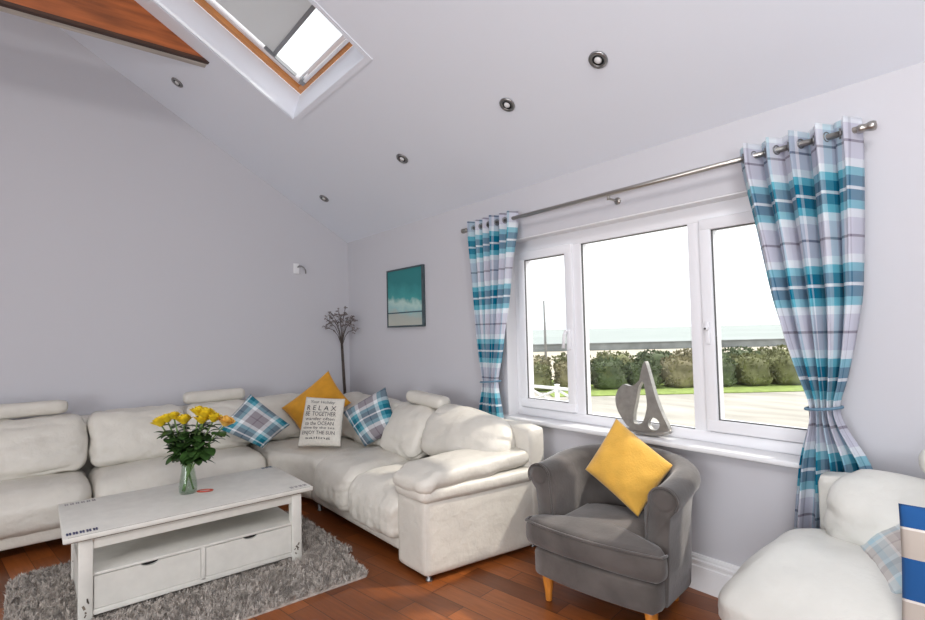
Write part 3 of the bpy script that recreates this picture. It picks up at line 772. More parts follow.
# ------------------------------------------------------------------ tub chair
ch = thing('tub_armchair', (3.765, -0.405, 0.0), 'grey velvet tub armchair with rolled arms and honey wood feet under the window', 'armchair', None, math.radians(7))
HW = 0.297
def upath(n=44):
    """U-shaped centre line from one arm front round the back to the other; returns (point, outward normal, s 0..1)"""
    pts = []
    for k in range(10): pts.append(V((HW, -0.215 + 0.235 * k / 10, 0)))
    for k in range(25):
        a = PI * k / 24; pts.append(V((HW * math.cos(a), 0.02 + 0.24 * math.sin(a) ** 0.9, 0)))
    for k in range(1, 11): pts.append(V((-HW, 0.02 - 0.235 * k / 10, 0)))
    out = []
    for i, p in enumerate(pts):
        tg = (pts[min(i + 1, len(pts) - 1)] - pts[max(i - 1, 0)]).normalized()
        out.append((p, V((tg.y, -tg.x, 0)), i / (len(pts) - 1)))
    return out
bm = B(); rings = []
for p, nn, s in upath():
    bkf = math.sin(PI * s) ** 2.0
    hgt = 0.622 + 0.055 * bkf
    out_ = 0.040 - 0.012 * bkf
    prof = [(-0.052, 0.155), (-0.052, 0.40), (-0.052, hgt - 0.05)]
    R = 0.060
    for k in range(13):
        a = PI + 0.15 - k * (PI * 1.28) / 12
        prof.append((out_ + R * 1.12 * math.cos(a), hgt + R * math.sin(a)))
    prof += [(0.062, hgt - 0.075), (0.052, hgt - 0.16), (0.046, 0.30), (0.038, 0.155)]
    rings.append([bm.verts.new(p + nn * a_ + V((0, 0, z))) for a_, z in prof])
m_ = len(rings[0])
for i in range(len(rings) - 1):
    for k in range(m_):
        bm.faces.new((rings[i][k], rings[i][(k + 1) % m_], rings[i + 1][(k + 1) % m_], rings[i + 1][k]))
bm.faces.new(rings[0]); bm.faces.new(rings[-1][::-1])
bmesh.ops.recalc_face_normals(bm, faces=bm.faces)
shell = obj('backrest', bm, M['velvet'], ch, local=True)
for s in (1, -1):     # piping round each scrolled arm front
    bm = B(); c = V((s * (HW + 0.040), -0.218, 0.622)); pts = []
    pts.append(V((s * (HW - 0.05), -0.219, 0.40)))
    for k in range(20):
        a = PI + 0.15 - k * (PI * 1.25) / 19
        pts.append(c + V((s * 0.067 * math.cos(a), 0, 0.060 * math.sin(a))))
    tube(bm, pts, 0.005, 6); obj('piping', bm, M['velvet'], shell, local=True)
    bm = B(); Rm = Matrix.Rotation(PI / 2, 3, 'X')
    lathe(bm, [(0.050, -0.004), (0.048, 0.001), (0.034, 0.0025), (0.001, 0.003)], 24, (c.x, -0.215, c.z), Rm); obj('scroll', bm, M['velvet'], shell, local=True)
def front(x): return -0.300 - 0.045 * (1 - (x / 0.37) ** 2)
ol = [(-0.315, -0.02), (-0.325, -0.18), (-0.330, -0.245)] + [(-0.315 + 0.63 * k / 12, front(-0.315 + 0.63 * k / 12) + 0.012) for k in range(13)] + [(0.330, -0.245), (0.325, -0.18), (0.315, -0.02)] + [(0.31 * math.cos(a), 0.0 + 0.27 * math.sin(a)) for a in [PI * k / 12 for k in range(1, 12)]]
bm = slab(ol, 0.140, 0.284, 0.028, dome=0.0); obj('base', bm, M['velvet'], ch, local=True)
ol = [(-0.245, 0.10), (-0.248, -0.19), (-0.28, -0.232), (-0.345, -0.238), (-0.368, -0.27)] + [(-0.358 + 0.716 * k / 14, front(-0.358 + 0.716 * k / 14) - 0.012) for k in range(15)] + [(0.368, -0.27), (0.345, -0.238), (0.28, -0.232), (0.248, -0.19), (0.245, 0.10)] + [(0.245 * math.cos(a), 0.06 + 0.13 * math.sin(a)) for a in [PI * k / 10 for k in range(1, 10)]]
bm = slab(ol, 0.286, 0.428, 0.05, dome=0.022); se = obj('seat_cushion', bm, M['velvet'], ch, local=True)
bm = B()
tube(bm, [(p[0] * 1.0, p[1], 0.409) for p in ol[3:21]], 0.006, 6); obj('piping', bm, M['velvet'], se, local=True)
for x, y in ((-0.275, -0.245), (0.275, -0.245), (-0.21, 0.18), (0.21, 0.18)):
    bm = B(); lathe(bm, [(0.014, 0.0), (0.017, 0.004), (0.020, 0.05), (0.028, 0.10), (0.030, 0.125), (0.026, 0.145)], 18, (x, y, 0)); obj('leg', bm, M['orangewood'], ch, local=True)

# ------------------------------------------------------------------ cushions
def cushion(name, label, cs, th, mt, seed, size=0.42, group=None, **kw):
    bm, sf, nr = pillow(cs, th, seed=seed, size=size, **kw)
    o = obj(name, bm, mt, None)
    tag(o, label, 'cushion', group)
    return o, sf, nr
Y1, _, _ = cushion('scatter_cushion', 'mustard yellow velvet cushion set on its corner in the grey tub chair',
    [(3.692, -0.285, 0.905), (3.990, -0.238, 0.694), (3.888, -0.412, 0.452), (3.592, -0.440, 0.638)], 0.075, M['yellow'], 3, wr=0.009, pinch=0.03)
cushion('scatter_cushion', 'teal checked cushion tipped on its corner on the sofa behind the flowers',
    [(0.712, -1.305, 0.900), (0.905, -1.035, 0.628), (0.921, -1.280, 0.468), (0.722, -1.572, 0.640)], 0.085, M['plaidl'], 4, pinch=0.035)
cushion('scatter_cushion', 'ochre cushion on its corner behind the printed linen cushion on the sofa',
    [(0.725, -0.590, 1.058), (0.955, -0.475, 0.761), (0.746, -0.840, 0.46), (0.498, -0.960, 0.723)], 0.075, M['ochre'], 5)
txt, tsf, tnr = cushion('scatter_cushion', 'cream linen cushion printed with rows of dark words in the sofa corner',
    [(0.975, -0.915, 0.862), (1.230, -0.673, 0.842), (1.327, -0.770, 0.462), (1.060, -1.032, 0.466)], 0.05, M['linen'], 6, pinch=0.02, wr=0.004)
cushion('scatter_cushion', 'teal checked cushion tilted between the printed cushion and the arm end of the corner sofa',
    [(1.490, -0.425, 0.940), (1.715, -0.450, 0.612), (1.482, -0.625, 0.462), (1.190, -0.680, 0.724)], 0.085, M['plaidr'], 7, pinch=0.035)

# printed words on the linen cushion
def text_mesh(s, size):
    cu = bpy.data.curves.new('txt', 'FONT'); cu.body = s; cu.size = size; cu.align_x = 'CENTER'; cu.resolution_u = 2
    o = bpy.data.objects.new('txt', cu); COL.objects.link(o)
    dg = bpy.context.evaluated_depsgraph_get()
    me = bpy.data.meshes.new_from_object(o.evaluated_get(dg))
    bpy.data.objects.remove(o); bpy.data.curves.remove(cu)
    return me
def print_words(lines, sf, nr, par, mt):
    for s, v, h, w in lines:
        bm = B()
        me = text_mesh(s, 1.0)
        xs = [p.co.x for p in me.vertices]; ysv = [p.co.y for p in me.vertices]
        x0, x1, y0, y1 = min(xs), max(xs), min(ysv), max(ysv)
        for p in me.vertices:
            u = ((p.co.x - x0) / (x1 - x0) * 2 - 1) * w - 0.05
            vv = v + (p.co.y - y0) / (y1 - y0) * h
            p.co = sf(u, vv) - nr * 0.0025
        bm.from_mesh(me); bpy.data.meshes.remove(me)
        obj('lettering', bm, mt, par, smooth=False)
print_words([('Your Holiday', 0.70, 0.16, 0.62), ('R E L A X', 0.44, 0.20, 0.74), ('BE  TOGETHER', 0.20, 0.18, 0.76), ('wander often', 0.02, 0.13, 0.72), ('to the OCEAN', -0.18, 0.15, 0.70),
             ('time by the sea', -0.36, 0.13, 0.76), ('ENJOY THE SUN', -0.60, 0.19, 0.78), ('sailing', -0.76, 0.11, 0.6)], tsf, tnr, txt, M['ink'])

# cushions on the second sofa
def pale_check():
    m = plaid('pale_check_cloth', 0.30, (0.1, 0.35), 0.5)
    for n in m.node_tree.nodes:
        if n.bl_idname == 'ShaderNodeValToRGB':
            for e, c in zip(n.color_ramp.elements, [srgb(150, 140, 140), srgb(176, 168, 164), srgb(208, 206, 202), srgb(170, 204, 216), srgb(196, 214, 218), srgb(226, 226, 224), srgb(186, 178, 172), srgb(160, 150, 148), srgb(206, 204, 200), srgb(186, 178, 172), srgb(150, 140, 140)]): e.color = (*c, 1)
    return m
M['palecheck'] = pale_check()
cushion('scatter_cushion', 'pale blue and beige checked cushion half hidden behind the striped cushion', 
    [(4.785, -0.47, 0.605), (5.08, -0.44, 0.80), (5.25, -0.72, 0.76), (4.965, -0.80, 0.59)], 0.05, M['palecheck'], 8)
cushion('scatter_cushion', 'blue and cream broad striped cushion standing on the white leather sofa',
    [(5.006, -0.83, 0.878), (5.395, -0.76, 0.89), (5.41, -0.89, 0.50), (5.012, -0.93, 0.49)], 0.05, M['stripe'], 9, pinch=0.03)

# ------------------------------------------------------------------ coffee table
tb = thing('coffee_table', (1.858, -2.016, 0.0), 'distressed white coffee table with two drawers standing on the grey rug', 'table')
TX0, TX1, TY0, TY1, TZ = 1.505, 2.212, -2.643, -1.390, 0.450
W_ = M['tablew']
bm = B(); box(bm, (TX0, TY0, TZ - 0.026), (TX1, TY1, TZ), 0.005, 2); tp = obj('tabletop', bm, W_, tb)
LX0, LX1, LY0, LY1, LW_ = TX0 + 0.03, TX1 - 0.022, TY0 + 0.062, TY1 - 0.068, 0.060
for x in (LX0, LX1 - LW_):
    for y in (LY0, LY1 - LW_):
        bm = B(); box(bm, (x, y, 0.012), (x + LW_, y + LW_, TZ - 0.026), 0.004); lg = obj('leg', bm, W_, tb)
        # chipped paint on the outer faces
        rr = random.Random(int(x * 100 + y * 10))
        for k in range(5):
            bm = B()
            zz = rr.uniform(0.03, 0.12); yy = y + rr.uniform(0.008, LW_ - 0.014); a = rr.uniform(-0.8, 0.8)
            box(bm, (x + LW_ - 0.0005, yy, zz), (x + LW_ + 0.0008, yy + rr.uniform(0.004, 0.010), zz + rr.uniform(0.01, 0.026)), 0, rot=Matrix.Rotation(a, 3, 'X'))
            obj('chip', bm, M['wear'], lg, smooth=False)
bm = B()
FX = LX1 - 0.006
box(bm, (FX - 0.02, LY0 + LW_, 0.366), (FX, LY1 - LW_, TZ - 0.026), 0.002); box(bm, (LX0 + 0.006, LY0 + LW_, 0.366), (LX0 + 0.026, LY1 - LW_, TZ - 0.026), 0.002)
box(bm, (LX0 + LW_, LY0 + 0.006, 0.366), (LX1 - LW_, LY0 + 0.026, TZ - 0.026), 0.002); box(bm, (LX0 + LW_, LY1 - 0.026, 0.366), (LX1 - LW_, LY1 - 0.006, TZ - 0.026), 0.002)
obj('apron', bm, W_, tb)
bm = B(); box(bm, (LX0 + 0.008, LY0 + 0.02, 0.232), (FX - 0.004, LY1 - 0.02, 0.246), 0.002); obj('shelf', bm, W_, tb)
bm = B(); box(bm, (LX0 + 0.008, LY0 + 0.02, 0.042), (FX, LY1 - 0.02, 0.068), 0.002)
box(bm, (LX0 + LW_, LY0 + 0.008, 0.06), (LX1 - LW_, LY0 + 0.022, 0.24), 0.001); box(bm, (LX0 + LW_, LY1 - 0.022, 0.06), (LX1 - LW_, LY1 - 0.008, 0.24), 0.001)
ym = (LY0 + LY1) / 2
box(bm, (LX0 + 0.05, ym - 0.011, 0.06), (FX, ym + 0.011, 0.235), 0.001); obj('carcass', bm, W_, tb)
for y0, y1 in ((LY0 + LW_ + 0.003, ym - 0.014), (ym + 0.014, LY1 - LW_ - 0.003)):
    yc = (y0 + y1) / 2
    # drawer front with a scooped finger pull in its top edge
    prof = [(y0, 0.071), (y1, 0.071), (y1, 0.229)] + [(yc + 0.042, 0.229)] + [(yc + 0.040 * math.cos(a), 0.229 - 0.016 * math.sin(a)) for a in [PI * k / 8 for k in range(1, 8)]] + [(yc - 0.042, 0.229), (y0, 0.229)]
    bm = B(); prism(bm, prof, 'x', FX - 0.020, FX - 0.003)
    box(bm, (LX0 + 0.08, y0 + 0.01, 0.075), (FX - 0.020, y0 + 0.02, 0.19)); box(bm, (LX0 + 0.08, y1 - 0.02, 0.075), (FX - 0.020, y1 - 0.01, 0.19)); box(bm, (LX0 + 0.08, y0 + 0.01, 0.072), (FX - 0.02, y1 - 0.01, 0.08))
    dr = obj('drawer', bm, W_, tb, smooth=False)
    bm = B(); box(bm, (FX - 0.034, yc - 0.05, 0.20), (FX - 0.0205, yc + 0.05, 0.2305)); obj('pull_shade', bm, M['dark'], dr, smooth=False)  # solid near-black block standing in for the shade inside the scoop
bm = B()       # worn line where the top's moulded edge has rubbed bare
box(bm, (TX1 - 0.001, TY0 + 0.01, TZ - 0.0275), (TX1 + 0.0006, TY1 - 0.01, TZ - 0.0245)); box(bm, (TX1 - 0.006, TY0 + 0.02, TZ - 0.0006), (TX1 - 0.004, TY1 - 0.02, TZ + 0.0004)); obj('worn_edge', bm, M['wear'], tp, smooth=False)
# stencilled motifs in the four corners of the top
def stencil(x, y, n, dx, dy, s, mt, sx=1.9):
    bm = B()
    for k in range(n):
        c = V((x + dx * k, y + dy * k, TZ + 0.0005))
        for a in range(4):
            ang = PI / 4 + a * PI / 2
            p = c + V((math.cos(ang), math.sin(ang), 0)) * s * 0.55
            vs = []
            for q in range(10):
                t_ = 2 * PI * q / 10; r_ = s * (0.52 if q % 2 else 0.36)
                vs.append(bm.verts.new(p + V((math.cos(t_ + ang) * r_, math.sin(t_ + ang) * r_ * 0.8, 0))))
            for v_ in vs: v_.co.x = c.x + (v_.co.x - c.x) * sx
            bm.faces.new(vs)
        f = [bm.verts.new(c + V((math.cos(q * PI / 3), math.sin(q * PI / 3), 0)) * s * 0.3) for q in range(6)]; bm.faces.new(f)
    return obj('stencil', bm, mt, tp, smooth=False)
stencil(2.145, -2.618, 5, 0.0, 0.027, 0.015, M['navy'])
stencil(1.56, -2.605, 6, 0.0, 0.026, 0.013, M['greyst'])
stencil(2.150, -1.505, 4, 0.0, 0.028, 0.013, M['greyst'])
stencil(1.530, -1.475, 3, 0.0, 0.026, 0.015, M['slate'])

# ------------------------------------------------------------------ shaggy rug
t = thing('shaggy_rug', (1.95, -2.0, 0.0), 'grey shaggy rug under the white coffee table on the wooden floor', 'rug')
RX0, RX1, RY0, RY1, RR = 1.27, 2.655, -2.865, -1.17, 0.13
def in_rug(x, y):
    dx = max(RX0 + RR - x, 0, x - (RX1 - RR)); dy = max(RY0 + RR - y, 0, y - (RY1 - RR))
    if x > 2.3 and y > -1.6: return x < RX1 and y < RY1 - 0.1 * (x - RX0) + 0.06
    return dx * dx + dy * dy < RR * RR
ol = []
for cx, cy, a0 in ((RX1 - 0.03, RY1 - 0.11, 0), (RX0 + RR, RY1 - RR, PI / 2), (RX0 + RR, RY0 + RR, PI), (RX1 - RR, RY0 + RR, 1.5 * PI)):
    r = 0.03 if a0 == 0 else RR
    for k in range(9): ol.append((cx + r * math.cos(a0 + k * PI / 16), cy + r * math.sin(a0 + k * PI / 16)))
bm = B(); prism(bm, ol, 'z', 0.0005, 0.011); obj('backing', bm, M['rug'], t, smooth=False)
verts, faces = [], []
rr = random.Random(5)
legs = [(x, y) for x in (LX0, LX1 - LW_) for y in (LY0, LY1 - LW_)]
nt = 0
while nt < 52000:
    x = rr.uniform(RX0, RX1); y = rr.uniform(RY0, RY1)
    if not in_rug(x, y): continue
    if any(a - 0.004 < x < a + LW_ + 0.004 and b_ - 0.004 < y < b_ + LW_ + 0.004 for a, b_ in legs): continue
    nt += 1
    a = noise.noise(V((x * 22, y * 22, 0))) * PI * 2.2 + rr.uniform(-1.3, 1.3)
    h = rr.uniform(0.016, 0.034); l = rr.uniform(0.008, 0.026); w = rr.uniform(0.0016, 0.0032)
    dx, dy = math.cos(a), math.sin(a)
    i = len(verts)
    verts += [(x - dy * w, y + dx * w, 0.008), (x + dy * w, y - dx * w, 0.008), (x + dx * l * 0.5 + dy * w, y + dy * l * 0.5 - dx * w, 0.008 + h * 0.75), (x + dx * l * 0.5 - dy * w, y + dy * l * 0.5 + dx * w, 0.008 + h * 0.75), (x + dx * l, y + dy * l, 0.008 + h)]
    faces += [(i, i + 1, i + 2, i + 3), (i + 3, i + 2, i + 4)]
me = bpy.data.meshes.new('pile'); o_ = wpos(t)
me.from_pydata([(v[0] - o_.x, v[1] - o_.y, v[2]) for v in verts], [], faces); me.materials.append(M['rug'])
po = bpy.data.objects.new('pile', me); COL.objects.link(po); po.parent = t; po['kind'] = 'stuff'

# ------------------------------------------------------------------ vase, roses, trinket
VX, VY = 1.802, -2.018
t = thing('glass_vase', (VX, VY, TZ), 'clear waisted glass vase of yellow roses on the coffee table', 'vase')
outer = [(0.044, 0.0), (0.050, 0.012), (0.051, 0.04), (0.047, 0.08), (0.039, 0.13), (0.034, 0.17), (0.034, 0.20), (0.037, 0.235), (0.042, 0.262)]
inner = [(r - 0.004, z) for r, z in outer[::-1][:-1]] + [(0.038, 0.012)]
bm = B(); lathe(bm, outer + inner, 28, (VX, VY, TZ + 0.0005)); obj('body', bm, M['vase'], t)
roses = [(1.705, -2.143, 0.905, 0.030, 'p'), (1.728, -2.114, 0.924, 0.026, 'p'), (1.752, -2.085, 0.938, 0.022, 'p'), (1.791, -2.038, 0.914, 0.028, 'p'), (1.846, -1.968, 0.962, 0.028, 'p'),
         (1.872, -1.938, 0.950, 0.030, 'p'), (1.858, -1.954, 0.912, 0.026, 'p'), (1.904, -1.899, 0.922, 0.027, 'p'), (1.950, -1.846, 0.898, 0.029, 'b'), (1.80, -1.93, 0.93, 0.024, 'p')]
rlab = ['yellow rose lowest over the rim on the window-less wall side of the vase', 'yellow rose tucked beside the lowest outer bloom of the bunch', 'slim half open yellow rose bud above the outer pair of blooms',
        'single yellow rose in the gap between the two clusters of blooms', 'topmost yellow rose of the bunch in the glass vase', 'large yellow rose next to the topmost bloom of the bunch',
        'yellow rose just under the topmost pair of blooms', 'pointed yellow rose between the top cluster and the peach rose', 'peach tinted rose at the outer end of the bunch by the checked cushion', 'small yellow rose half hidden behind the middle of the bunch']
def petal_layer(bm, c, ax, R, H, n, open_, ph):
    ax = ax.normalized(); u = ax.orthogonal().normalized(); w = ax.cross(u)
    for k in range(n):
        a = ph + 2 * PI * k / n; half = PI / n * 1.25
        rows = []
        for j in range(5):
            tj = j / 4
            rad = R * (0.35 + 0.65 * math.sin(tj * PI * 0.55)) * (1 + open_ * tj * tj)
            z = H * tj * (1 - 0.18 * open_ * tj)
            wd = half * (0.75 + 0.35 * math.sin(tj * PI * 0.8)) * (1 if j < 4 else 0.6)
            rows.append([bm.verts.new(c + (u * math.cos(a + q * wd) + w * math.sin(a + q * wd)) * rad * (1 + 0.05 * (1 - q * q)) + ax * (z - 0.08 * H * q * q * tj)) for q in (-1, -0.5, 0, 0.5, 1)])
        for j in range(4):
            for q in range(4): bm.faces.new((rows[j][q], rows[j][q + 1], rows[j + 1][q + 1], rows[j + 1][q]))
for i, ((x, y, z, r, c_), lb) in enumerate(zip(roses, rlab)):
    r *= 1.22; z -= 0.012
    rr = random.Random(i + 20)
    ang = math.atan2(y - VY, x - VX)
    rr_ = 0.032
    base = V((VX - 0.030 * math.cos(ang + 0.6), VY - 0.030 * math.sin(ang + 0.6), TZ + 0.016))
    neck = V((VX + 0.018 * math.cos(ang), VY + 0.018 * math.sin(ang), TZ + 0.20))
    head = V((x, y, z - r * 0.9))
    t = thing('rose', base, lb, 'flower', 'yellow roses in the glass vase')
    pts = []
    for k in range(13):
        f = k / 12; pts.append(base * (1 - f) ** 2 + neck * 2 * f * (1 - f) + head * f * f if k > 0 else base)
    bm = B(); tube(bm, pts, 0.0046, 6); obj('stem', bm, M['stem'], t)
    ax = (head - pts[-3]).normalized() * 0.6 + V((0, 0, 0.6))
    bm = B()
    op = 0.35 if r > 0.025 else 0.1
    petal_layer(bm, head, ax, r * 0.45, r * 1.75, 3, 0.0, rr.random() * 6); petal_layer(bm, head, ax, r * 0.68, r * 1.7, 4, 0.1, rr.random() * 6)
    petal_layer(bm, head, ax, r * 0.86, r * 1.55, 5, op, rr.random() * 6); petal_layer(bm, head, ax, r * 0.98, r * 1.3, 5, op * 1.6, rr.random() * 6)
    obj('bloom', bm, M['petalb' if c_ == 'b' else 'petal'], t)
    bm = B()      # leaves: bent blades in threes along the upper stem
    nl = 26
    for k in range(nl):
        f = rr.uniform(0.50, 0.93); ki = min(11, int(f * 12)); p = pts[ki] + (pts[ki + 1] - pts[ki]) * (f * 12 - ki)
        a = rr.uniform(0, 2 * PI); el = rr.uniform(-0.35, 0.5)
        d = V((math.cos(a) * math.cos(el), math.sin(a) * math.cos(el), math.sin(el))); sd = d.cross(V((0, 0, 1))).normalized(); up = sd.cross(d)
        Ln = rr.uniform(0.055, 0.095); Wd = Ln * 0.36; rows = []
        p = p + d * 0.01
        for j in range(6):
            tj = j / 5; wv = Wd * math.sin(PI * min(1, tj * 0.93 + 0.04)) ** 0.8
            cc = p + d * Ln * tj - V((0, 0, 1)) * (0.022 * tj * tj)
            rows.append([bm.verts.new(cc + sd * wv * q + up * (0.18 * wv * abs(q))) for q in (-1, 0, 1)])
        for j in range(5):
            for q in range(2): bm.faces.new((rows[j][q], rows[j][q + 1], rows[j + 1][q + 1], rows[j + 1][q]))
    obj('leaves', bm, M['leaf'], t)
t = thing('trinket_dish', (1.843, -1.932, TZ), 'small red rimmed oval trinket on the coffee table beside the vase', 'trinket')
Rm = Matrix.Rotation(math.radians(62), 3, 'Z') @ Matrix.Diagonal((1.5, 0.75, 1))
bm = B(); lathe(bm, [(0.022, 0.001), (0.030, 0.001), (0.033, 0.006), (0.030, 0.009), (0.024, 0.006)], 24, (1.843, -1.932, TZ), Rm, closed=True); obj('rim', bm, M['red'], t)
bm = B(); lathe(bm, [(0.024, 0.0006), (0.024, 0.004), (0.001, 0.004)], 24, (1.843, -1.932, TZ), Rm); obj('dish', bm, M['white'], t)

# ------------------------------------------------------------------ twig arrangement in the corner
t = thing('twig_arrangement', (0.20, -0.20, 0.0), 'tall dark twig arrangement with dusty blossoms standing in the corner behind the sofa', 'decoration')
rr = random.Random(11)
SB = V((0.125, -0.085, 0.0)); ST = V((0.185, -0.180, 1.30))
bm = B()
for k in range(6):
    o1 = V((rr.uniform(-.010, .010), rr.uniform(-.010, .010), 0))
    tube(bm, [SB + o1 + V((0, 0, 0.0005)), SB.lerp(ST, 0.35) + o1, SB.lerp(ST, 0.7) + o1 * 1.6, ST + o1 * 1.4], [0.007, 0.007, 0.006, 0.005], 6)
obj('stem', bm, M['twig'], t)
side = V((0.633, 0.774, 0)); dep = V((0.773, -0.633, 0))
def clampw(p): return V((max(0.03, p.x), min(-0.03, p.y), p.z))
bk_ = 0
for k in range(13):
    a = -1.25 + 2.5 * k / 12 + rr.uniform(-0.06, 0.06)
    L_ = rr.uniform(0.27, 0.36)
    end = clampw(ST + side * (math.sin(a) * 0.20 * rr.uniform(0.8, 1.1)) + dep * rr.uniform(0.0, 0.07) + V((0, 0, 0.06 + 0.30 * math.cos(a) ** 0.7 * rr.uniform(0.75, 1.1))))
    mid = ST.lerp(end, 0.5) + V((0, 0, 0.05)) - side * math.sin(a) * 0.015
    bm = B(); tube(bm, [ST + V((0, 0, -0.03)), ST.lerp(mid, 0.5) + V((0, 0, 0.015)), mid, end], [0.0042, 0.0036, 0.003, 0.002], 5)
    tips = [end, mid.lerp(end, 0.5)]
    for q in range(4):
        p0 = mid.lerp(end, rr.uniform(0.0, 0.9)); e2_ = clampw(p0 + side * rr.uniform(-0.06, 0.06) + dep * rr.uniform(-0.02, 0.04) + V((0, 0, rr.uniform(-0.03, 0.06))))
        tube(bm, [p0, p0.lerp(e2_, 0.5) + V((0, 0, 0.008)), e2_], 0.0018, 4); tips.append(e2_)
    obj('twig', bm, M['twig'], t)
    for p in tips:
        bk_ += 1
        bm = B(); rr2 = random.Random(bk_)
        for q in range(9):
            aa = q * PI / 4.5 + rr2.random(); d = V((math.cos(aa), math.sin(aa), rr2.uniform(-0.8, 0.9))).normalized(); sd = d.orthogonal().normalized()
            Ln = rr2.uniform(0.012, 0.024)
            bm.faces.new([bm.verts.new(x) for x in (p, p + d * Ln * 0.6 + sd * Ln * 0.35, p + d * Ln, p + d * Ln * 0.6 - sd * Ln * 0.35)])
        obj('blossom', bm, M['bloss'], t)

# ------------------------------------------------------------------ pewter sailing boat on the sill
t = thing('boat_sculpture', (3.69, 0.03, WZ0), 'pewter sailing boat sculpture standing on the window sill', 'ornament')
def cut(outlines, y, th):
    """sheet cut to an outline with openings, given real thickness"""
    b = B(); es = []
    for ol in outlines:
        n = len(ol); P = []
        for k in range(n):
            p0, p1, p2, p3 = [V(ol[(k + d) % n]) for d in (-1, 0, 1, 2)]
            for f in (0, 0.34, 0.67):
                q = 0.5 * (2 * p1 + (p2 - p0) * f + (2 * p0 - 5 * p1 + 4 * p2 - p3) * f * f + (3 * p1 - p0 - 3 * p2 + p3) * f ** 3)
                P.append(b.verts.new((q.x, y - th / 2, q.y)))
        for k in range(len(P)): es.append(b.edges.new((P[k], P[(k + 1) % len(P)])))
    bmesh.ops.triangle_fill(b, use_beauty=True, use_dissolve=False, edges=es)
    r = bmesh.ops.extrude_face_region(b, geom=b.faces[:])
    bmesh.ops.translate(b, verts=[g for g in r['geom'] if isinstance(g, bmesh.types.BMVert)], vec=(0, th, 0))
    bmesh.ops.recalc_face_normals(b, faces=b.faces)
    return b
main = [(3.691, 1.197), (3.703, 1.186), (3.730, 1.089), (3.761, 0.979), (3.797, 0.891), (3.829, 0.824), (3.812, 0.803), (3.74, 0.792), (3.681, 0.789), (3.59, 0.789), (3.577, 0.809), (3.605, 0.879), (3.631, 0.978), (3.651, 1.075), (3.674, 1.161)]
slot = [(3.675, 1.085), (3.687, 1.048), (3.699, 0.955), (3.686, 0.888), (3.662, 0.838), (3.626, 0.828), (3.606, 0.845), (3.619, 0.948), (3.644, 1.036)]
circ = [(3.737 + 0.038 * math.cos(a), 0.841 + 0.036 * math.sin(a)) for a in [2 * PI * k / 12 for k in range(12)]]
obj('main_sail', cut([main, slot, circ], 0.03, 0.034), M['pewter'], t, smooth=False)
jib = [(3.538, 1.056), (3.575, 1.048), (3.613, 1.058), (3.648, 1.086), (3.639, 1.036), (3.616, 0.948), (3.594, 0.878), (3.569, 0.803), (3.531, 0.832), (3.488, 0.897), (3.476, 0.965), (3.497, 1.020)]
obj('jib_sail', cut([jib], 0.04, 0.028), M['pewter'], t, smooth=False)
bm = B()
L0 = [(3.545, 0.808), (3.60, 0.792), (3.69, 0.795), (3.78, 0.806), (3.831, 0.822)]
for k, (x, z) in enumerate(L0): pass
rings = []
for k in range(11):
    f = k / 10; x = 3.545 + f * 0.288; zt_ = 0.80 - 0.012 * math.sin(PI * f) + 0.020 * f * f; hw = 0.034 * math.sin(PI * (0.08 + 0.84 * f)) ** 0.6; zb_ = 0.7665 + 0.03 * (abs(2 * f - 1)) ** 3
    rings.append([bm.verts.new(V((x, 0.03 + hw * math.cos(a) * 1.0, zb_ + (zt_ - zb_) * (0.5 + 0.5 * math.sin(a))))) for a in [2 * PI * q / 12 for q in range(12)]])
for i in range(10):
    for q in range(12): bm.faces.new((rings[i][q], rings[i][(q + 1) % 12], rings[i + 1][(q + 1) % 12], rings[i + 1][q]))
bm.faces.new(rings[0]); bm.faces.new(rings[-1][::-1]); bmesh.ops.recalc_face_normals(bm, faces=bm.faces)
obj('hull', bm, M['pewter'], t)

# ------------------------------------------------------------------ outside
GZ = -0.60
OA = math.atan2(0.77352, 0.63377)          # the shore runs at this angle to the house
OU, OD = V((math.cos(OA), math.sin(OA), 0)), V((-math.sin(OA), math.cos(OA), 0)); O0 = V((5.4, -2.754, 0))
def od(u, d, z=0.0): return O0 + OU * u + OD * d + V((0, 0, z))
def obox(bm, lo, hi, bev=0.0):
    for v in box(bm, lo, hi, bev): v.co = od(v.co.x, v.co.y, v.co.z)
bm = B(); box(bm, (-40, 0.26, GZ - 0.3), (30, 34, GZ)); obj('ground_drive', bm, M['gravel'], kind='structure', smooth=False)
bm = B(); obox(bm, (-20, 20.6, GZ + 0.002), (40, 47, GZ + 0.03)); obj('ground_beach', bm, M['sand'], kind='structure', smooth=False)
bm = B(); obox(bm, (2.6, 15.5, GZ + 0.001), (22, 16.9, GZ + 0.03), 0.01); obox(bm, (-3, 16.8, GZ + 0.001), (22, 20.6, GZ + 0.028), 0.01); obj('lawn', bm, M['lawn'], kind='structure', smooth=False)
bm = B(); obox(bm, (-40, 46.8, GZ - 3), (80, 47.6, 0.03), 0.03); obox(bm, (-40, 46.7, 0.03), (80, 47.75, 0.10), 0.02); obj('wall_sea', bm, M['seawall'], kind='structure', smooth=False)
bm = B(); obox(bm, (-6000, 47.8, -4.0), (6000, 9000, -3.0)); obj('sea', bm, M['sea'], kind='structure', smooth=False)

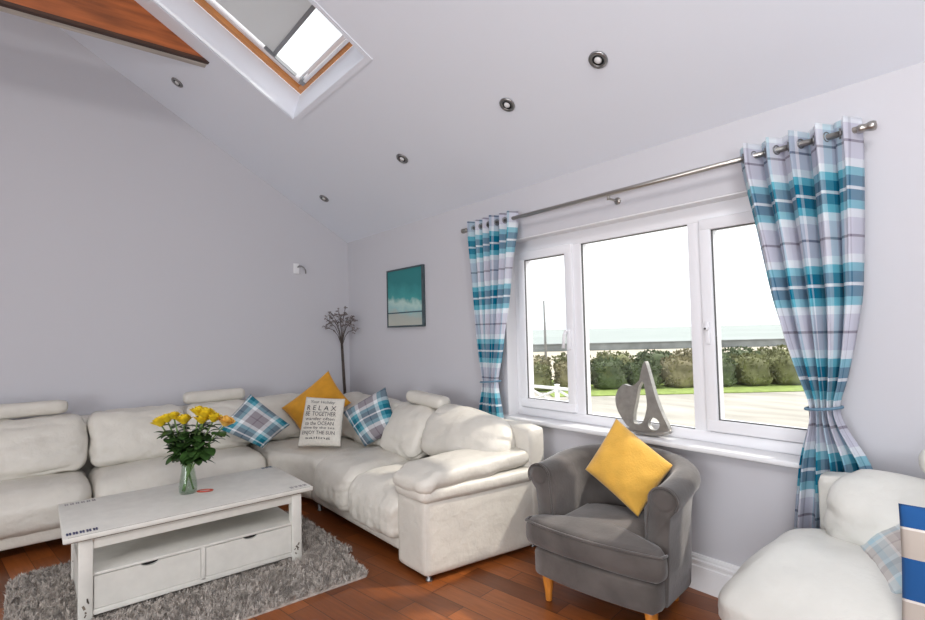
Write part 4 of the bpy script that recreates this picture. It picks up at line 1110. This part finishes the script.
def bush(u, d, ru, h, mt, label, seed):
    c = od(u, d, GZ + 0.03)
    t = thing('shrub', c, label, 'shrub', 'scrub between the lawn and the sea wall')
    rr = random.Random(seed); rd = min(0.80, ru * 1.3)
    def pt(q, f, e):
        n = 1 + 0.22 * noise.noise(q * 2.4 + V((seed, 0, 0)))
        q = V([math.copysign(abs(k) ** 0.62, k) for k in q])
        return c + OU * (q.x * ru * f * n) + OD * (q.y * rd * f * n) + V((0, 0, max(0.0, h * 0.40 + q.z * h * e * n)))
    bm = B(); bmesh.ops.create_icosphere(bm, subdivisions=3, radius=1.0)
    for v in bm.verts: v.co = pt(v.co.copy(), 0.88, 0.5)
    obj('mass', bm, mt, t)
    bm = B()
    for k in range(700):
        a = rr.uniform(0, 2 * PI); w_ = rr.uniform(-0.5, 1); s_ = math.sqrt(1 - w_ * w_)
        q = V((math.cos(a) * s_, math.sin(a) * s_, w_)); p = pt(q, 0.90, 0.53) + V((0, 0, 0.02))
        e = V((rr.uniform(-1, 1), rr.uniform(-1, 1), rr.uniform(0.1, 1.4))).normalized(); f = e.orthogonal().normalized(); L_ = rr.uniform(0.06, 0.15); w = L_ * 0.28
        bm.faces.new([bm.verts.new(x) for x in (p, p + e * L_ * 0.5 + f * w, p + e * L_, p + e * L_ * 0.5 - f * w)])
    obj('foliage', bm, mt, t, smooth=False)
kinds = [('bush1', 'olive'), ('bush2', 'dark green'), ('bush3', 'dry straw coloured')]
front_u = [1.1, 2.35, 3.55, 4.75, 5.9, 7.1, 8.3, 9.45, 10.6, 11.8]
fk = [2, 0, 2, 1, 1, 2, 1, 0, 0, 2]; fh = [.75, .8, .85, .95, .80, .95, 1.0, 1.0, 1.0, .95]
plf = ['at the fence end of the front row', 'just over the white fence', 'beside the white fence post', 'at the near side of the wide pane', 'low beside the boat sculpture', 'behind the boat sculpture', 'by the mullion of the wide pane', 'at the start of the curtained pane', 'in the middle of the curtained pane', 'by the curtain edge']
for i, u in enumerate(front_u): bush(u, 17.35, 0.53, fh[i], M[kinds[fk[i]][0]], kinds[fk[i]][1] + ' shrub in the front row ' + plf[i], i + 1)
rear_u = [1.0, 2.5, 4.0, 5.5, 7.0, 8.5, 10.0, 11.5, 13.0]
rk = [0, 2, 0, 0, 1, 2, 1, 0, 2]; rh = [.95, 1.0, 1.05, 1.1, 1.1, 1.15, 1.15, 1.15, 1.1]
plr = ['at the fence end of the far row', 'behind the fence in the far row', 'at the foot of the tall pole in the far row', 'in the far row opening the wide pane', 'in the far row over the boat sculpture', 'in the far row past the boat mast', 'in the far row at the mullion', 'in the far row in the curtained pane', 'in the far row hiding behind the curtain']
for i, u in enumerate(rear_u): bush(u, 19.2, 0.72, rh[i], M[kinds[rk[i]][0]], kinds[rk[i]][1] + ' shrub ' + plr[i], i + 31)
pb = od(5.02, 32.0, GZ + 0.031)
bm = B(); tube(bm, [pb, pb + V((0, 0, 1.9)), pb + V((-0.03, 0, 3.75))], [0.08, 0.07, 0.05], 10)
tag(obj('pole', bm, M['pole']), 'thin grey pole rising from the sand before the sea wall', 'pole')
# white cross-rail fence
t = thing('rail_fence', (-4.2, 7.5, GZ), 'white painted cross rail fence at the edge of the gravel drive', 'fence')
for k in range(4):
    x = -3.41 - 1.02 * k
    bm = B(); box(bm, (x - 0.045, 7.455, GZ + 0.001), (x + 0.045, 7.545, -0.02), 0.008); box(bm, (x - 0.055, 7.445, -0.02), (x + 0.055, 7.555, 0.01), 0.006); obj('post', bm, M['fence'], t)
for k in range(-1, 3):
    x = -3.41 - 1.02 * k
    bm = B(); box(bm, (x - 0.98, 7.475, -0.13), (x - 0.04, 7.525, -0.055), 0.005); obj('top_rail', bm, M['fence'], t)
    for s in (1, -1):
        bm = B(); z0, z1 = (-0.50, -0.15) if s == 1 else (-0.15, -0.50)
        tube(bm, [(x - 0.04, 7.5 + 0.012 * s, z0), (x - 0.98, 7.5 + 0.012 * s, z1)], 0.032, 6); obj('cross_rail', bm, M['fence'], t)

# ------------------------------------------------------------------ light
wd = bpy.data.worlds.new('World'); SC.world = wd; wd.use_nodes = True
N = wd.node_tree.nodes; L = wd.node_tree.links
bg = N['Background']; bg.inputs['Strength'].default_value = 1.45
tc = N.new('ShaderNodeTexCoord'); sp = N.new('ShaderNodeSeparateXYZ'); L.new(tc.outputs['Generated'], sp.inputs[0])
rp = N.new('ShaderNodeValToRGB'); cr = rp.color_ramp
cr.elements[0].position = 0.0; cr.elements[0].color = (0.72, 0.78, 0.80, 1); cr.elements[1].position = 0.25; cr.elements[1].color = (0.93, 0.97, 1.0, 1)
e = cr.elements.new(0.05); e.color = (0.90, 0.93, 0.94, 1)
L.new(sp.outputs['Z'], rp.inputs['Fac']); L.new(rp.outputs['Color'], bg.inputs['Color'])

def sun(d, e, ang, col):
    l = bpy.data.lights.new('sun', 'SUN'); l.energy = e; l.angle = math.radians(ang); l.color = col
    o = bpy.data.objects.new('sun', l); COL.objects.link(o); o.rotation_euler = V(d).to_track_quat('Z', 'Y').to_euler()
sun((0.42, 0.62, 0.80), 2.6, 2.0, (1.0, 0.94, 0.84))
def area(name, loc, tgt, sx, sy, p, col=(1, 1, 1)):
    l = bpy.data.lights.new(name, 'AREA'); l.shape = 'RECTANGLE'; l.size = sx; l.size_y = sy; l.energy = p; l.color = col
    o = bpy.data.objects.new(name, l); COL.objects.link(o); o.location = loc; o.rotation_euler = (V(loc) - V(tgt)).to_track_quat('Z', 'Y').to_euler()
    return o
area('back_fill', (5.8, RY + 0.05, 1.15), (5.2, 0, 1.3), 2.4, 2.0, 105, (0.95, 0.97, 1.0))  # unseen fill light added to brighten the room from behind the camera
area('overhead_fill', (6.5, -3.4, 3.8), (4.4, -2.2, 0), 1.2, 1.0, 62, (1.0, 0.98, 0.96))  # added overhead fill, no visible fitting
area('upward_fill', (6.5, -2.6, 1.75), (5.6, -1.5, 4.0), 0.5, 0.5, 30, (0.96, 0.98, 1.0))  # unseen upward fill added to brighten the ceiling slope

# ------------------------------------------------------------------ camera
cam = bpy.data.cameras.new('camera'); co = bpy.data.objects.new('camera', cam); COL.objects.link(co)
cam.sensor_width = 36.0; cam.lens = 522.319 / 925 * 36.0; cam.clip_start = 0.05; cam.clip_end = 20000
F = V((-0.7728634, 0.6332368, 0.0411490)); R = V((0.6328606, 0.7739161, -0.0232660)); U = V((0.0465788, -0.0080601, 0.9988821))
mw = Matrix((R, U, -F)).transposed().to_4x4(); mw.translation = V((5.39939, -2.754, 1.40))
co.matrix_world = mw
SC.camera = co
SC.view_settings.view_transform = 'Standard'; SC.view_settings.look = 'None'; SC.view_settings.gamma = 1.0; SC.view_settings.use_curve_mapping = False
SC.view_settings.exposure = 0.35
